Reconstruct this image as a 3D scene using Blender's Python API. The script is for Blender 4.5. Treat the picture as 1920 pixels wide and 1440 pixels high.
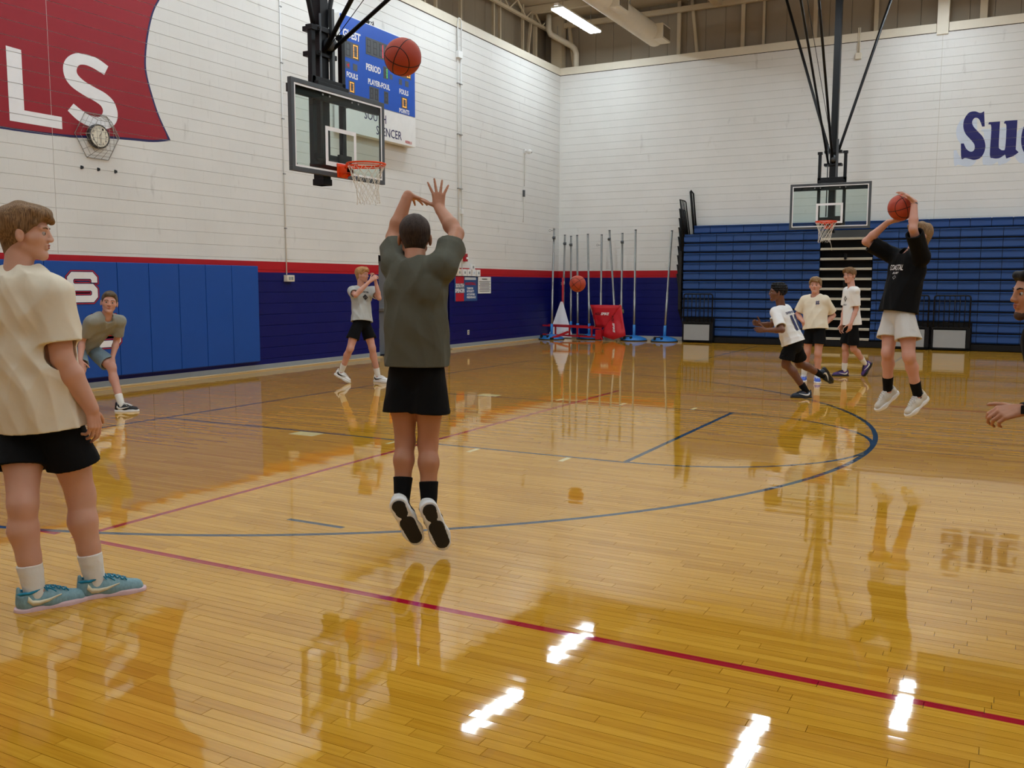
import bpy, bmesh, math, random
import numpy as np
from mathutils import Vector, Matrix

SC = bpy.context.scene
COL = SC.collection
for o in list(bpy.data.objects):
    bpy.data.objects.remove(o)
random.seed(7)
rng = np.random.default_rng(7)

# ------------------------------------------------------------------ camera
cam_d = bpy.data.cameras.new('camera')
cam = bpy.data.objects.new('camera', cam_d)
COL.objects.link(cam)
SC.camera = cam
cam_d.sensor_width = 36.0
cam_d.lens = 1730.2 / 1920 * 36.0
cam_d.clip_start = 0.05
cam_d.clip_end = 200
YAW, PITCH, ROLL = math.radians(-28.052), math.radians(-6.126), math.radians(0.117)
CAM = np.array([8.68, -9.432, 1.565])
_f = np.array([math.sin(YAW)*math.cos(PITCH), math.cos(YAW)*math.cos(PITCH), math.sin(PITCH)])
_r = np.array([math.cos(YAW), -math.sin(YAW), 0.0])
_u = np.cross(_r, _f)
_r2 = _r*math.cos(ROLL) + _u*math.sin(ROLL)
_u2 = _u*math.cos(ROLL) - _r*math.sin(ROLL)
cam.matrix_world = Matrix(((_r2[0], _u2[0], -_f[0], CAM[0]), (_r2[1], _u2[1], -_f[1], CAM[1]),
                           (_r2[2], _u2[2], -_f[2], CAM[2]), (0, 0, 0, 1)))

# ------------------------------------------------------------------ view, world
SC.view_settings.view_transform = 'Standard'
SC.view_settings.look = 'None'
SC.view_settings.gamma = 1.0
SC.view_settings.use_curve_mapping = False
SC.view_settings.exposure = 0.0
LAMP_STRENGTH = 37.0
w = bpy.data.worlds.new('world'); SC.world = w
w.use_nodes = True
w.node_tree.nodes['Background'].inputs[0].default_value = (0.5, 0.52, 0.55, 1)
w.node_tree.nodes['Background'].inputs[1].default_value = 0.3
SC.cycles.max_bounces = 8
SC.cycles.diffuse_bounces = 5
SC.cycles.glossy_bounces = 4
SC.cycles.transmission_bounces = 8
SC.cycles.sample_clamp_indirect = 6.0

# ------------------------------------------------------------------ materials
def lin(c):
    return tuple(((x/255)/12.92 if x/255 <= 0.04045 else ((x/255+0.055)/1.055)**2.4) for x in c)
MATS = {}
def mat(name, rgb, rough=0.6, metal=0.0, var=0.06, scale=8.0, bump=0.0, bscale=60.0, spec=0.4, sheen=0.0,
        emit=0.0, coat=0.0, stretch=(1, 1, 1)):
    if name in MATS: return MATS[name]
    m = bpy.data.materials.new(name); m.use_nodes = True
    nt = m.node_tree; N = nt.nodes; L = nt.links
    b = N['Principled BSDF']
    c = lin(rgb)
    b.inputs['Roughness'].default_value = rough
    b.inputs['Metallic'].default_value = metal
    b.inputs['Specular IOR Level'].default_value = spec
    if sheen: b.inputs['Sheen Weight'].default_value = sheen
    if coat:
        b.inputs['Coat Weight'].default_value = coat; b.inputs['Coat Roughness'].default_value = 0.08
    tc = N.new('ShaderNodeTexCoord'); mp = N.new('ShaderNodeMapping'); mp.inputs['Scale'].default_value = stretch
    L.new(tc.outputs['Object'], mp.inputs['Vector'])
    nz = N.new('ShaderNodeTexNoise'); nz.inputs['Scale'].default_value = scale; nz.inputs['Detail'].default_value = 4
    L.new(mp.outputs[0], nz.inputs['Vector'])
    mx = N.new('ShaderNodeMix'); mx.data_type = 'RGBA'
    mx.inputs['A'].default_value = tuple(x*(1-var) for x in c)+(1,)
    mx.inputs['B'].default_value = tuple(min(1, x*(1+var)) for x in c)+(1,)
    L.new(nz.outputs['Fac'], mx.inputs['Factor'])
    L.new(mx.outputs['Result'], b.inputs['Base Color'])
    if bump:
        n2 = N.new('ShaderNodeTexNoise'); n2.inputs['Scale'].default_value = bscale; n2.inputs['Detail'].default_value = 3
        L.new(mp.outputs[0], n2.inputs['Vector'])
        bp = N.new('ShaderNodeBump'); bp.inputs['Strength'].default_value = 0.6; bp.inputs['Distance'].default_value = bump
        L.new(n2.outputs['Fac'], bp.inputs['Height']); L.new(bp.outputs[0], b.inputs['Normal'])
    if emit:
        b.inputs['Emission Color'].default_value = c+(1,); b.inputs['Emission Strength'].default_value = emit
    MATS[name] = m
    return m

M_BLACK = mat('black_steel', (16, 17, 20), 0.42, 0.3, bump=0.0005)
M_DKGREY = mat('dark_grey_steel', (78, 82, 86), 0.45, 0.2)
M_STEEL = mat('galvanised_steel', (150, 150, 148), 0.35, 0.8, var=0.15)
M_WHITE = mat('white_enamel', (232, 233, 232), 0.4)
M_CREAM = mat('cream_paint', (222, 214, 196), 0.5, var=0.05)
M_TAN = mat('tan_metal_siding', (150, 136, 116), 0.6, var=0.08, scale=2)
M_BEAM = mat('tan_painted_steel', (196, 180, 152), 0.55, var=0.08, scale=3)
M_CEIL = mat('tan_roof_deck', (176, 160, 134), 0.7, var=0.06, scale=1.5)
M_RED = mat('red_powder_coat', (170, 22, 36), 0.35)
M_REDCLOTH = mat('red_vinyl_cloth', (190, 24, 36), 0.5, bump=0.004, bscale=9)
M_ORANGE = mat('orange_rim_paint', (232, 72, 22), 0.35)
M_PAD = mat('royal_blue_vinyl', (14, 74, 158), 0.5, var=0.05, bump=0.0006, bscale=300)
M_SEAT = mat('blue_seat_plastic', (30, 70, 132), 0.42, var=0.08, scale=5)
M_LETTER = mat('white_paint', (236, 236, 238), 0.55)
M_MURRED = mat('red_mural_paint', (146, 14, 32), 0.5, var=0.05, scale=3)
M_NAVY = mat('navy_paint', (22, 22, 96), 0.45)
M_PALE = mat('pale_blue_paint', (202, 212, 226), 0.55)
M_NAVYINK = mat('navy_ink', (28, 30, 84), 0.5)
M_BLACKINK = mat('black_ink', (18, 18, 22), 0.5)
M_REDINK = mat('red_ink', (190, 28, 44), 0.5)
M_BOARDBLUE = mat('scoreboard_blue', (26, 84, 186), 0.4)
M_LEDOFF = mat('dark_display', (84, 88, 92), 0.4)
M_LEDBASE = mat('unlit_segments', (66, 68, 72), 0.4)
M_AMBER = mat('amber_led', (255, 168, 60), 0.4, emit=1.6)
M_REDLED = mat('red_led', (255, 50, 70), 0.4, emit=1.8)
M_GREENLED = mat('green_led', (70, 230, 110), 0.4, emit=1.4)
M_BASEB = mat('grey_vinyl_base', (146, 152, 156), 0.45)
M_THRESH = mat('pale_wood_strip', (196, 172, 132), 0.45, var=0.1, stretch=(8, 1, 8))
M_BLUEBASE = mat('blue_cast_base', (44, 122, 196), 0.4, coat=0.3)
M_RUBBER = mat('black_rubber', (22, 22, 24), 0.7)
M_GREYP = mat('light_grey_panel', (158, 160, 160), 0.5)
M_TREAD = mat('cream_step_edge', (214, 206, 188), 0.5)
M_NET = mat('white_cord', (226, 220, 208), 0.8)
M_DOOR = mat('grey_steel_door', (112, 116, 122), 0.45)
M_KHAKI = mat('khaki_rag', (150, 150, 96), 0.8)
M_CABLE = mat('white_cable', (210, 208, 200), 0.6)

def glassmat():
    m = bpy.data.materials.new('clear_glass'); m.use_nodes = True
    nt = m.node_tree; N = nt.nodes; L = nt.links
    N.clear()
    out = N.new('ShaderNodeOutputMaterial')
    tr = N.new('ShaderNodeBsdfTransparent'); tr.inputs[0].default_value = (0.86, 0.93, 0.91, 1)
    gl = N.new('ShaderNodeBsdfGlossy'); gl.inputs['Roughness'].default_value = 0.02
    fr = N.new('ShaderNodeFresnel'); fr.inputs[0].default_value = 1.45
    mx = N.new('ShaderNodeMixShader')
    g = N.new('ShaderNodeNewGeometry'); e = N.new('ShaderNodeMath'); e.operation = 'SUBTRACT'; e.inputs[0].default_value = 1.0; L.new(g.outputs['Backfacing'], e.inputs[1])
    e2 = N.new('ShaderNodeMath'); e2.operation = 'MULTIPLY'; L.new(e.outputs[0], e2.inputs[0]); L.new(fr.outputs[0], e2.inputs[1])
    L.new(e2.outputs[0], mx.inputs[0]); L.new(tr.outputs[0], mx.inputs[1]); L.new(gl.outputs[0], mx.inputs[2])
    L.new(mx.outputs[0], out.inputs[0])
    return m
M_GLASS = glassmat()

# small expression helper for node maths
class NX:
    def __init__(s, nt): s.nt = nt
    def m(s, op, a, b=None, c=None):
        n = s.nt.nodes.new('ShaderNodeMath'); n.operation = op
        for i, v in enumerate((a, b, c)):
            if v is None: continue
            if isinstance(v, (int, float)): n.inputs[i].default_value = v
            else: s.nt.links.new(v, n.inputs[i])
        return n.outputs[0]
    def within(s, v, lo, hi):
        return s.m('MULTIPLY', s.m('GREATER_THAN', v, lo), s.m('LESS_THAN', v, hi))
    def orr(s, L):
        r = L[0]
        for x in L[1:]: r = s.m('MAXIMUM', r, x)
        return r

def block_material():
    m = bpy.data.materials.new('painted_block'); m.use_nodes = True
    nt = m.node_tree; N = nt.nodes; L = nt.links; b = N['Principled BSDF']
    g = N.new('ShaderNodeNewGeometry'); sp = N.new('ShaderNodeSeparateXYZ'); L.new(g.outputs['Position'], sp.inputs[0])
    nz = N.new('ShaderNodeTexNoise'); nz.inputs['Scale'].default_value = 1.3; nz.inputs['Detail'].default_value = 6
    L.new(g.outputs['Position'], nz.inputs['Vector'])
    sc = N.new('ShaderNodeTexNoise'); sc.inputs['Scale'].default_value = 5.0; sc.inputs['Detail'].default_value = 8
    mp = N.new('ShaderNodeMapping'); mp.inputs['Scale'].default_value = (1, 1, 0.35); L.new(g.outputs['Position'], mp.inputs[0]); L.new(mp.outputs[0], sc.inputs[0])
    def mix(f, a, bb):
        x = N.new('ShaderNodeMix'); x.data_type = 'RGBA'
        if isinstance(f, float): x.inputs['Factor'].default_value = f
        else: L.new(f, x.inputs['Factor'])
        for k, v in (('A', a), ('B', bb)):
            if isinstance(v, tuple): x.inputs[k].default_value = v+(1,)
            else: L.new(v, x.inputs[k])
        return x.outputs['Result']
    e = NX(nt)
    white = mix(nz.outputs['Fac'], lin((214, 213, 209)), lin((228, 228, 225)))
    scuff = e.m('MULTIPLY', e.m('MAXIMUM', e.m('SUBTRACT', sc.outputs['Fac'], 0.66), 0.0), 3.0)
    white = mix(scuff, white, lin((150, 148, 142)))
    navy = mix(nz.outputs['Fac'], lin((0, 6, 86)), lin((0, 10, 100)))
    red = lin((176, 18, 30))
    c1 = mix(e.m('GREATER_THAN', sp.outputs[2], 1.785), navy, red)
    c2 = mix(e.m('GREATER_THAN', sp.outputs[2], 1.985), c1, white)
    L.new(c2, b.inputs['Base Color'])
    b.inputs['Roughness'].default_value = 0.5; b.inputs['Specular IOR Level'].default_value = 0.3
    n2 = N.new('ShaderNodeTexNoise'); n2.inputs['Scale'].default_value = 70; L.new(g.outputs['Position'], n2.inputs['Vector'])
    bp = N.new('ShaderNodeBump'); bp.inputs['Strength'].default_value = 0.5; bp.inputs['Distance'].default_value = 0.002
    L.new(n2.outputs['Fac'], bp.inputs['Height']); L.new(bp.outputs[0], b.inputs['Normal'])
    return m
M_BLOCK = block_material()

LANE = 1.83
def floor_material():
    m = bpy.data.materials.new('varnished_maple'); m.use_nodes = True
    nt = m.node_tree; N = nt.nodes; L = nt.links; b = N['Principled BSDF']
    e = NX(nt)
    g = N.new('ShaderNodeNewGeometry'); sp = N.new('ShaderNodeSeparateXYZ'); L.new(g.outputs['Position'], sp.inputs[0])
    X, Y = sp.outputs[0], sp.outputs[1]
    at = N.new('ShaderNodeAttribute'); at.attribute_name = 'tone'; tone = at.outputs['Fac']
    # grain, shifted per board
    cb = N.new('ShaderNodeCombineXYZ')
    L.new(e.m('ADD', e.m('MULTIPLY', X, 1.6), e.m('MULTIPLY', tone, 37.0)), cb.inputs[0])
    L.new(e.m('MULTIPLY', Y, 46.0), cb.inputs[1]); L.new(e.m('MULTIPLY', tone, 91.0), cb.inputs[2])
    nz = N.new('ShaderNodeTexNoise'); nz.inputs['Scale'].default_value = 1.4; nz.inputs['Detail'].default_value = 5
    nz.inputs['Roughness'].default_value = 0.6
    L.new(cb.outputs[0], nz.inputs['Vector'])
    def mix(f, a, bb):
        x = N.new('ShaderNodeMix'); x.data_type = 'RGBA'
        if isinstance(f, float): x.inputs['Factor'].default_value = f
        else: L.new(f, x.inputs['Factor'])
        for k, v in (('A', a), ('B', bb)):
            if isinstance(v, tuple): x.inputs[k].default_value = v+(1,)
            else: L.new(v, x.inputs[k])
        return x.outputs['Result']
    base = mix(tone, lin((196, 142, 38)), lin((212, 160, 52)))
    dark = mix(tone, lin((176, 121, 28)), lin((196, 142, 38)))
    fac = e.m('MULTIPLY', e.m('SUBTRACT', nz.outputs['Fac'], 0.42), 3.2)
    fac = e.m('MINIMUM', e.m('MAXIMUM', fac, 0.0), 0.85)
    wood = mix(fac, base, dark)
    def seg(v, c, wdt=0.05): return e.m('LESS_THAN', e.m('ABSOLUTE', e.m('SUBTRACT', v, c)), wdt/2)
    def A(*k):
        r = k[0]
        for x in k[1:]: r = e.m('MULTIPLY', r, x)
        return r
    def rad(cx, cy):
        dx = e.m('SUBTRACT', X, cx); dy = e.m('SUBTRACT', Y, cy)
        return e.m('SQRT', e.m('ADD', e.m('MULTIPLY', dx, dx), e.m('MULTIPLY', dy, dy)))
    navy = e.orr([
        A(seg(X, 0.0), e.within(Y, -7.62, 7.62)),
        A(seg(Y, 7.62), e.within(X, 0, 24)),
        A(e.m('LESS_THAN', e.m('ABSOLUTE', e.m('SUBTRACT', e.m('ABSOLUTE', Y), LANE)), 0.022), e.within(X, 0, 5.79)),
        A(seg(X, 5.765), e.within(Y, -LANE, LANE)),
        A(seg(rad(5.79, 0), 1.81, 0.045), e.m('GREATER_THAN', X, 5.79)),
        A(seg(rad(1.6, 0), 6.0), e.m('GREATER_THAN', X, 1.6)),
        A(e.m('LESS_THAN', e.m('ABSOLUTE', e.m('SUBTRACT', e.m('ABSOLUTE', Y), 6.0)), 0.025), e.within(X, 0, 1.6)),
        A(seg(Y, -4.79, 0.045), e.within(X, 4.51, 4.97)),
        A(e.m('LESS_THAN', e.m('ABSOLUTE', e.m('SUBTRACT', e.m('ABSOLUTE', e.m('SUBTRACT', X, 4.89)), 1.83)), 0.022), e.within(Y, 9.1, 14.6)),
    ])
    red = e.orr([
        A(seg(X, 3.65), e.within(Y, -5.76, 3.44)),
        A(seg(Y, 3.42), e.within(X, 3.65, 21)),
        A(seg(Y, -5.76), e.within(X, 3.63, 21)),
        A(seg(Y, -5.76), e.within(X, 3.30, 3.48)),
    ])
    yo = e.m('SUBTRACT', e.m('ABSOLUTE', Y), LANE)
    pale = A(e.within(yo, 0.03, 0.23), e.orr([e.within(X, 2.08, 2.40), seg(X, 3.35), seg(X, 4.28), seg(X, 5.24)]))
    c = mix(pale, wood, lin((232, 214, 150)))
    c = mix(red, c, lin((164, 20, 44)))
    c = mix(navy, c, lin((42, 66, 84)))
    L.new(c, b.inputs['Base Color'])
    rn = N.new('ShaderNodeTexNoise'); rn.inputs['Scale'].default_value = 2.0; rn.inputs['Detail'].default_value = 4
    L.new(g.outputs['Position'], rn.inputs['Vector'])
    L.new(e.m('ADD', e.m('MULTIPLY', rn.outputs['Fac'], 0.04), 0.02), b.inputs['Roughness'])
    b.inputs['IOR'].default_value = 1.66
    wv = N.new('ShaderNodeTexNoise'); wv.inputs['Scale'].default_value = 2.2; wv.inputs['Detail'].default_value = 1
    mp = N.new('ShaderNodeMapping'); mp.inputs['Scale'].default_value = (0.6, 3.0, 1); L.new(g.outputs['Position'], mp.inputs[0]); L.new(mp.outputs[0], wv.inputs[0])
    bp = N.new('ShaderNodeBump'); bp.inputs['Strength'].default_value = 0.35; bp.inputs['Distance'].default_value = 0.0012
    L.new(wv.outputs['Fac'], bp.inputs['Height']); L.new(bp.outputs[0], b.inputs['Normal'])
    return m
M_FLOOR = floor_material()

# ------------------------------------------------------------------ object helpers
def mesh_np(name, V, F, smooth=False):
    """V (n,3), F (m,k) constant polygon size."""
    V = np.asarray(V, np.float32); F = np.asarray(F, np.int32)
    me = bpy.data.meshes.new(name)
    me.vertices.add(len(V)); me.vertices.foreach_set('co', V.ravel())
    k = F.shape[1]
    me.loops.add(F.size); me.loops.foreach_set('vertex_index', F.ravel())
    me.polygons.add(len(F))
    me.polygons.foreach_set('loop_start', np.arange(0, F.size, k, dtype=np.int32))
    me.polygons.foreach_set('loop_total', np.full(len(F), k, np.int32))
    me.polygons.foreach_set('use_smooth', np.full(len(F), smooth, bool))
    me.update(calc_edges=True); me.validate()
    return me
def link(name, me, m=None, parent=None, loc=None):
    o = bpy.data.objects.new(name, me); COL.objects.link(o)
    if m is not None and me is not None and not me.materials: me.materials.append(m)
    if parent is not None: o.parent = parent
    if loc is not None: o.location = loc
    return o
def tag(o, label=None, cat=None, group=None, kind=None):
    if label: o['label'] = label
    if cat: o['category'] = cat
    if group: o['group'] = group
    if kind: o['kind'] = kind
    return o
def thing(name, label, cat, loc=(0, 0, 0), rz=0.0, group=None):
    o = bpy.data.objects.new(name, None); COL.objects.link(o)
    o.location = loc; o.rotation_euler = (0, 0, rz); o.empty_display_size = 0.2
    return tag(o, label, cat, group)

class MB:
    """collects boxes, tubes, prisms; build() links them as one mesh object"""
    def __init__(s): s.V = []; s.F = []; s.sm = []
    def add(s, V, F, smooth=False):
        n = len(s.V); s.V += [tuple(map(float, v)) for v in V]; s.F += [tuple(i+n for i in f) for f in F]; s.sm += [smooth]*len(F)
        return s
    def box(s, a, b, bev=0.0):
        x0, y0, z0 = a; x1, y1, z1 = b
        x0, x1 = min(x0, x1), max(x0, x1); y0, y1 = min(y0, y1), max(y0, y1); z0, z1 = min(z0, z1), max(z0, z1)
        if not bev:
            V = [(x0, y0, z0), (x1, y0, z0), (x1, y1, z0), (x0, y1, z0), (x0, y0, z1), (x1, y0, z1), (x1, y1, z1), (x0, y1, z1)]
            return s.add(V, [(0, 3, 2, 1), (4, 5, 6, 7), (0, 1, 5, 4), (1, 2, 6, 5), (2, 3, 7, 6), (3, 0, 4, 7)])
        bm = bmesh.new(); bmesh.ops.create_cube(bm, size=1)
        for v in bm.verts: v.co = ((x0+x1)/2+v.co.x*(x1-x0), (y0+y1)/2+v.co.y*(y1-y0), (z0+z1)/2+v.co.z*(z1-z0))
        bmesh.ops.bevel(bm, geom=bm.edges[:], offset=bev, segments=2, affect='EDGES', profile=0.7)
        bm.verts.index_update()
        s.add([v.co[:] for v in bm.verts], [[v.index for v in f.verts] for f in bm.faces]); bm.free(); return s
    def tube(s, pts, r, n=8, cap=True, closed=False):
        pts = [Vector(p) for p in pts]; R = r if isinstance(r, (list, tuple)) else [r]*len(pts)
        V = []; F = []; prev = None
        for i, p in enumerate(pts):
            if closed: t = (pts[(i+1) % len(pts)]-pts[i-1])
            else: t = (pts[min(i+1, len(pts)-1)]-pts[max(i-1, 0)])
            t.normalize()
            if prev is None:
                a = Vector((0, 0, 1)) if abs(t.z) < 0.9 else Vector((1, 0, 0))
                u = t.cross(a).normalized()
            else:
                u = (prev - t*prev.dot(t)).normalized()
            prev = u; v = t.cross(u)
            for k in range(n):
                a = 2*math.pi*(k+0.5)/n
                V.append(p+u*(R[i]*math.cos(a))+v*(R[i]*math.sin(a)))
        m = len(pts)
        for i in range(m if closed else m-1):
            j = (i+1) % m
            for k in range(n):
                F.append((i*n+k, i*n+(k+1) % n, j*n+(k+1) % n, j*n+k))
        s.add(V, F, True)
        if cap and not closed:
            b = len(s.V)-len(V)
            s.F += [tuple(b+k for k in range(n))[::-1], tuple(b+(m-1)*n+k for k in range(n))]; s.sm += [False, False]
        return s
    def bar(s, a, b, w, d=None):
        """square bar between two points"""
        d = d or w; a = Vector(a); b = Vector(b); t = (b-a).normalized()
        h = Vector((0, 0, 1)) if abs(t.z) < 0.9 else Vector((0, 1, 0))
        u = t.cross(h).normalized(); v = t.cross(u)
        V = []
        for p in (a, b):
            for x, y in ((-1, -1), (1, -1), (1, 1), (-1, 1)): V.append(p+u*(x*w/2)+v*(y*d/2))
        return s.add(V, [(0, 3, 2, 1), (4, 5, 6, 7), (0, 1, 5, 4), (1, 2, 6, 5), (2, 3, 7, 6), (3, 0, 4, 7)])
    def lathe(s, prof, c=(0, 0, 0), n=32, axis='z'):
        V = []; F = []
        for (r, z) in prof:
            for k in range(n):
                a = 2*math.pi*k/n; p = (r*math.cos(a), r*math.sin(a), z)
                if axis == 'y': p = (p[0], p[2], -p[1])
                if axis == 'x': p = (p[2], p[0], p[1])
                V.append((c[0]+p[0], c[1]+p[1], c[2]+p[2]))
        for i in range(len(prof)-1):
            for k in range(n): F.append((i*n+k, i*n+(k+1) % n, (i+1)*n+(k+1) % n, (i+1)*n+k))
        s.add(V, F, True)
        b = len(s.V)-len(V); m = len(prof)
        s.F += [tuple(b+k for k in range(n))[::-1], tuple(b+(m-1)*n+k for k in range(n))]; s.sm += [False, False]
        return s
    def prism(s, poly, f, d):
        """poly of 2-D points, f(u,v)->3-D point, extruded by vector d"""
        n = len(poly); A = [Vector(f(*p)) for p in poly]; d = Vector(d)
        bm = bmesh.new(); vs = [bm.verts.new(a) for a in A]; fc = bm.faces.new(vs); fc.normal_update()
        bmesh.ops.triangulate(bm, faces=[fc]); bm.verts.index_update()
        T = [[v.index for v in q.verts] for q in bm.faces]; bm.free()
        s.add([tuple(a) for a in A]+[tuple(a+d) for a in A],
              [tuple(t) for t in T]+[tuple(i+n for i in reversed(t)) for t in T]+[(i, (i+1) % n, n+(i+1) % n, n+i) for i in range(n)])
        return s
    def build(s, name, m, parent=None, loc=None):
        me = bpy.data.meshes.new(name); me.from_pydata(s.V, [], s.F)
        me.polygons.foreach_set('use_smooth', s.sm); me.update()
        return link(name, me, m, parent, loc)

def text_mesh(body, bold=0.0, shear=0.0, extrude=0.0, res=2):
    cu = bpy.data.curves.new('lettering', 'FONT'); cu.body = body; cu.size = 1.0
    cu.offset = bold; cu.shear = shear; cu.extrude = extrude; cu.resolution_u = res
    o = bpy.data.objects.new('lettering', cu); COL.objects.link(o)
    bpy.context.view_layer.update()
    dg = bpy.context.evaluated_depsgraph_get()
    me = bpy.data.meshes.new_from_object(o.evaluated_get(dg))
    bpy.data.objects.remove(o)
    return me
def text(name, body, o, U, V, w, h, m, parent=None, bold=0.0, shear=0.0, thick=0.003):
    """lettering filling the w x h box with lower-left corner o, along unit vectors U (right) and V (up)"""
    me = text_mesh(body, bold, shear, 0.5)
    co = np.zeros(len(me.vertices)*3, np.float32); me.vertices.foreach_get('co', co); co = co.reshape(-1, 3)
    lo = co.min(0); hi = co.max(0); co = (co-lo)/np.maximum(hi-lo, 1e-6)
    U = np.array(U, float); V = np.array(V, float); W = np.cross(U, V)
    P = np.array(o)+co[:, :1]*w*U+co[:, 1:2]*h*V+co[:, 2:3]*thick*W
    me.vertices.foreach_set('co', P.astype(np.float32).ravel()); me.update(); me.name = name
    return link(name, me, m, parent)
# ------------------------------------------------------------------ the room shell
XL, YB = -3.31, 16.05
XR, YF = 24.0, -13.0
ZT, ZC = 7.72, 9.45

def plane_box(name, a, b, m, kind='structure'):
    return tag(MB().box(a, b).build(name, m), kind=kind)

floor = plane_box('floor', (XL-0.4, YF, -0.2), (XR, YB+0.4, -0.012), mat('subfloor', (52, 36, 20), 0.9))
ceiling = plane_box('ceiling', (XL-1.2, YF-0.3, ZC), (XR+0.3, YB+0.9, ZC+0.2), M_CEIL)
# right and front walls (behind and beside the camera) close the hall
def far_wall(name, a, b):
    return plane_box(name, a, b, M_BLOCK)
far_wall('wall_right', (XR, YF-0.3, -0.2), (XR+0.2, YB+0.9, ZC))
far_wall('wall_front', (XL-1.2, YF-0.2, -0.2), (XR, YF, ZC))

BW, BH, JH, JV = 0.4064, 0.2032, 0.007, 0.0002
def block_mesh(w, h, d=0.008, c=0.0035):
    # face towards -Y of local frame (x right, z up), proud of the mortar by d
    V = [(0, 0, 0), (w, 0, 0), (w, 0, h), (0, 0, h), (c*0.02, -d, c), (w-c*0.02, -d, c), (w-c*0.02, -d, h-c), (c*0.02, -d, h-c)]
    F = [(4, 5, 6, 7), (0, 1, 5, 4), (1, 2, 6, 5), (2, 3, 7, 6), (3, 0, 4, 7)]
    return V, F
_bm_cache = {}
def block_wall(parent, u0, u1, z1, place, holes=(), nkeep=300, rot=0.0, JH=0.0042):
    """place(u,z)->world point of the block's lower left on the mortar plane"""
    items = []
    rows = int(math.ceil(z1/BH))
    for r in range(rows):
        z = r*BH; h = min(BH, z1-z)-JH
        if h < 0.03: continue
        u = u0-(BW/2 if r % 2 else 0)
        while u < u1:
            a = max(u, u0); b = min(u+BW, u1)
            if b-a > 0.03:
                segs = [(a, b)]
                for (ha, hb, hz) in holes:
                    if z < hz:
                        ns = []
                        for (p, q) in segs:
                            if q <= ha or p >= hb: ns.append((p, q))
                            else:
                                if p < ha: ns.append((p, ha))
                                if q > hb: ns.append((hb, q))
                        segs = ns
                for (p, q) in segs:
                    if q-p > 0.03: items.append((p+JV/2, z+JH/2, q-p-JV, h))
            u += BW
    def score(it):
        P = np.array(place(it[0]+it[2]/2, it[1]+it[3]/2))-CAM
        d = P@_f; x = P@_r2/d*1730; y = P@_u2/d*1730
        return d if (d > 0 and abs(x) < 980 and abs(y) < 740) else 1e6
    items.sort(key=score)
    for it in items[:nkeep]:
        key = (round(it[2], 3), round(it[3], 3))
        if key not in _bm_cache:
            V, F = block_mesh(*key); me = bpy.data.meshes.new('block'); me.from_pydata(V, [], F); me.materials.append(M_BLOCK); _bm_cache[key] = me
        o = bpy.data.objects.new('block', _bm_cache[key]); COL.objects.link(o); o.parent = parent
        p = place(it[0], it[1]); o.location = p; o.rotation_euler = (0, 0, rot)
    V = []; F = []
    c, s_ = math.cos(rot), math.sin(rot)
    for it in items[nkeep:]:
        v, f = block_mesh(it[2], it[3]); n = len(V); p = place(it[0], it[1])
        V += [(p[0]+c*q[0]-s_*q[1], p[1]+s_*q[0]+c*q[1], p[2]+q[2]) for q in v]; F += [tuple(i+n for i in g) for g in f]
    me = mesh_np('blockwork', V, F)
    return tag(link('blockwork', me, M_BLOCK, parent), kind='stuff')

DOOR0, DOOR1, DOORH = 6.92, 9.80, 2.20
# left wall: mortar plane at x = XL, blocks proud of it; runs along +Y
wl = MB()
wl.box((XL-0.2, YF, -0.2), (XL, DOOR0, ZT)); wl.box((XL-0.2, DOOR1, -0.2), (XL, YB+0.2, ZT)); wl.box((XL-0.2, DOOR0, DOORH), (XL, DOOR1, ZT))
wall_left = tag(wl.build('wall_left', M_BLOCK), kind='structure')
block_wall(wall_left, YF, YB, ZT, lambda u, z: (XL, u, z), holes=((DOOR0, DOOR1, DOORH),), rot=math.pi/2)
wall_back = tag(MB().box((XL-0.2, YB, -0.2), (XR, YB+0.2, ZT)).build('wall_back', M_BLOCK), kind='structure')
block_wall(wall_back, XL, XR, ZT, lambda u, z: (u, YB, z), JH=0.003)

# upper set-back siding, built of separate sheets
def siding(name, n, f, rot):
    root = tag(MB().box(*f(-0.5, n*0.55+0.5, 0.06, 0.10)).build(name, M_TAN), kind='structure')
    for i in range(n):
        a, b = f(i*0.55+0.004, i*0.55+0.546, 0.0, 0.06)
        MB().box(a, b, 0.006).build('siding_panel', M_TAN, root)
    return root
def f_left(a, b, d0, d1): return ((XL-0.72-d1, YF+a, 7.3), (XL-0.72-d0, YF+b, ZC))
def f_back(a, b, d0, d1): return ((XL-0.7+a, YB+0.45+d0, 7.3), (XL-0.7+b, YB+0.45+d1, ZC))
siding('wall_left_upper', 54, f_left, 0)
siding('wall_back_upper', 51, f_back, 0)
# capping beam round the top of the block wall
cap = MB().box((XL-0.35, YF, ZT), (XL+0.03, YB+0.02, ZT+0.21), 0.008)
tag(cap.build('trim_1', M_CREAM), kind='structure')
tag(MB().box((XL-0.35, YB-0.03, ZT), (6.84, YB+0.35, ZT+0.21), 0.008).build('trim_2', M_CREAM), kind='structure')
tag(MB().box((7.12, YB-0.03, ZT), (XR, YB+0.35, ZT+0.21), 0.008).build('trim_3', M_CREAM), kind='structure')
# dark reveal under and over the cap
dk = mat('dark_reveal', (40, 34, 30), 0.8)
tag(MB().box((XL-0.03, YF, ZT-0.012), (XL+0.02, YB, ZT)).box((XL, YB-0.02, ZT-0.012), (XR, YB+0.03, ZT)).build('trim_4', dk), kind='structure')

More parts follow.
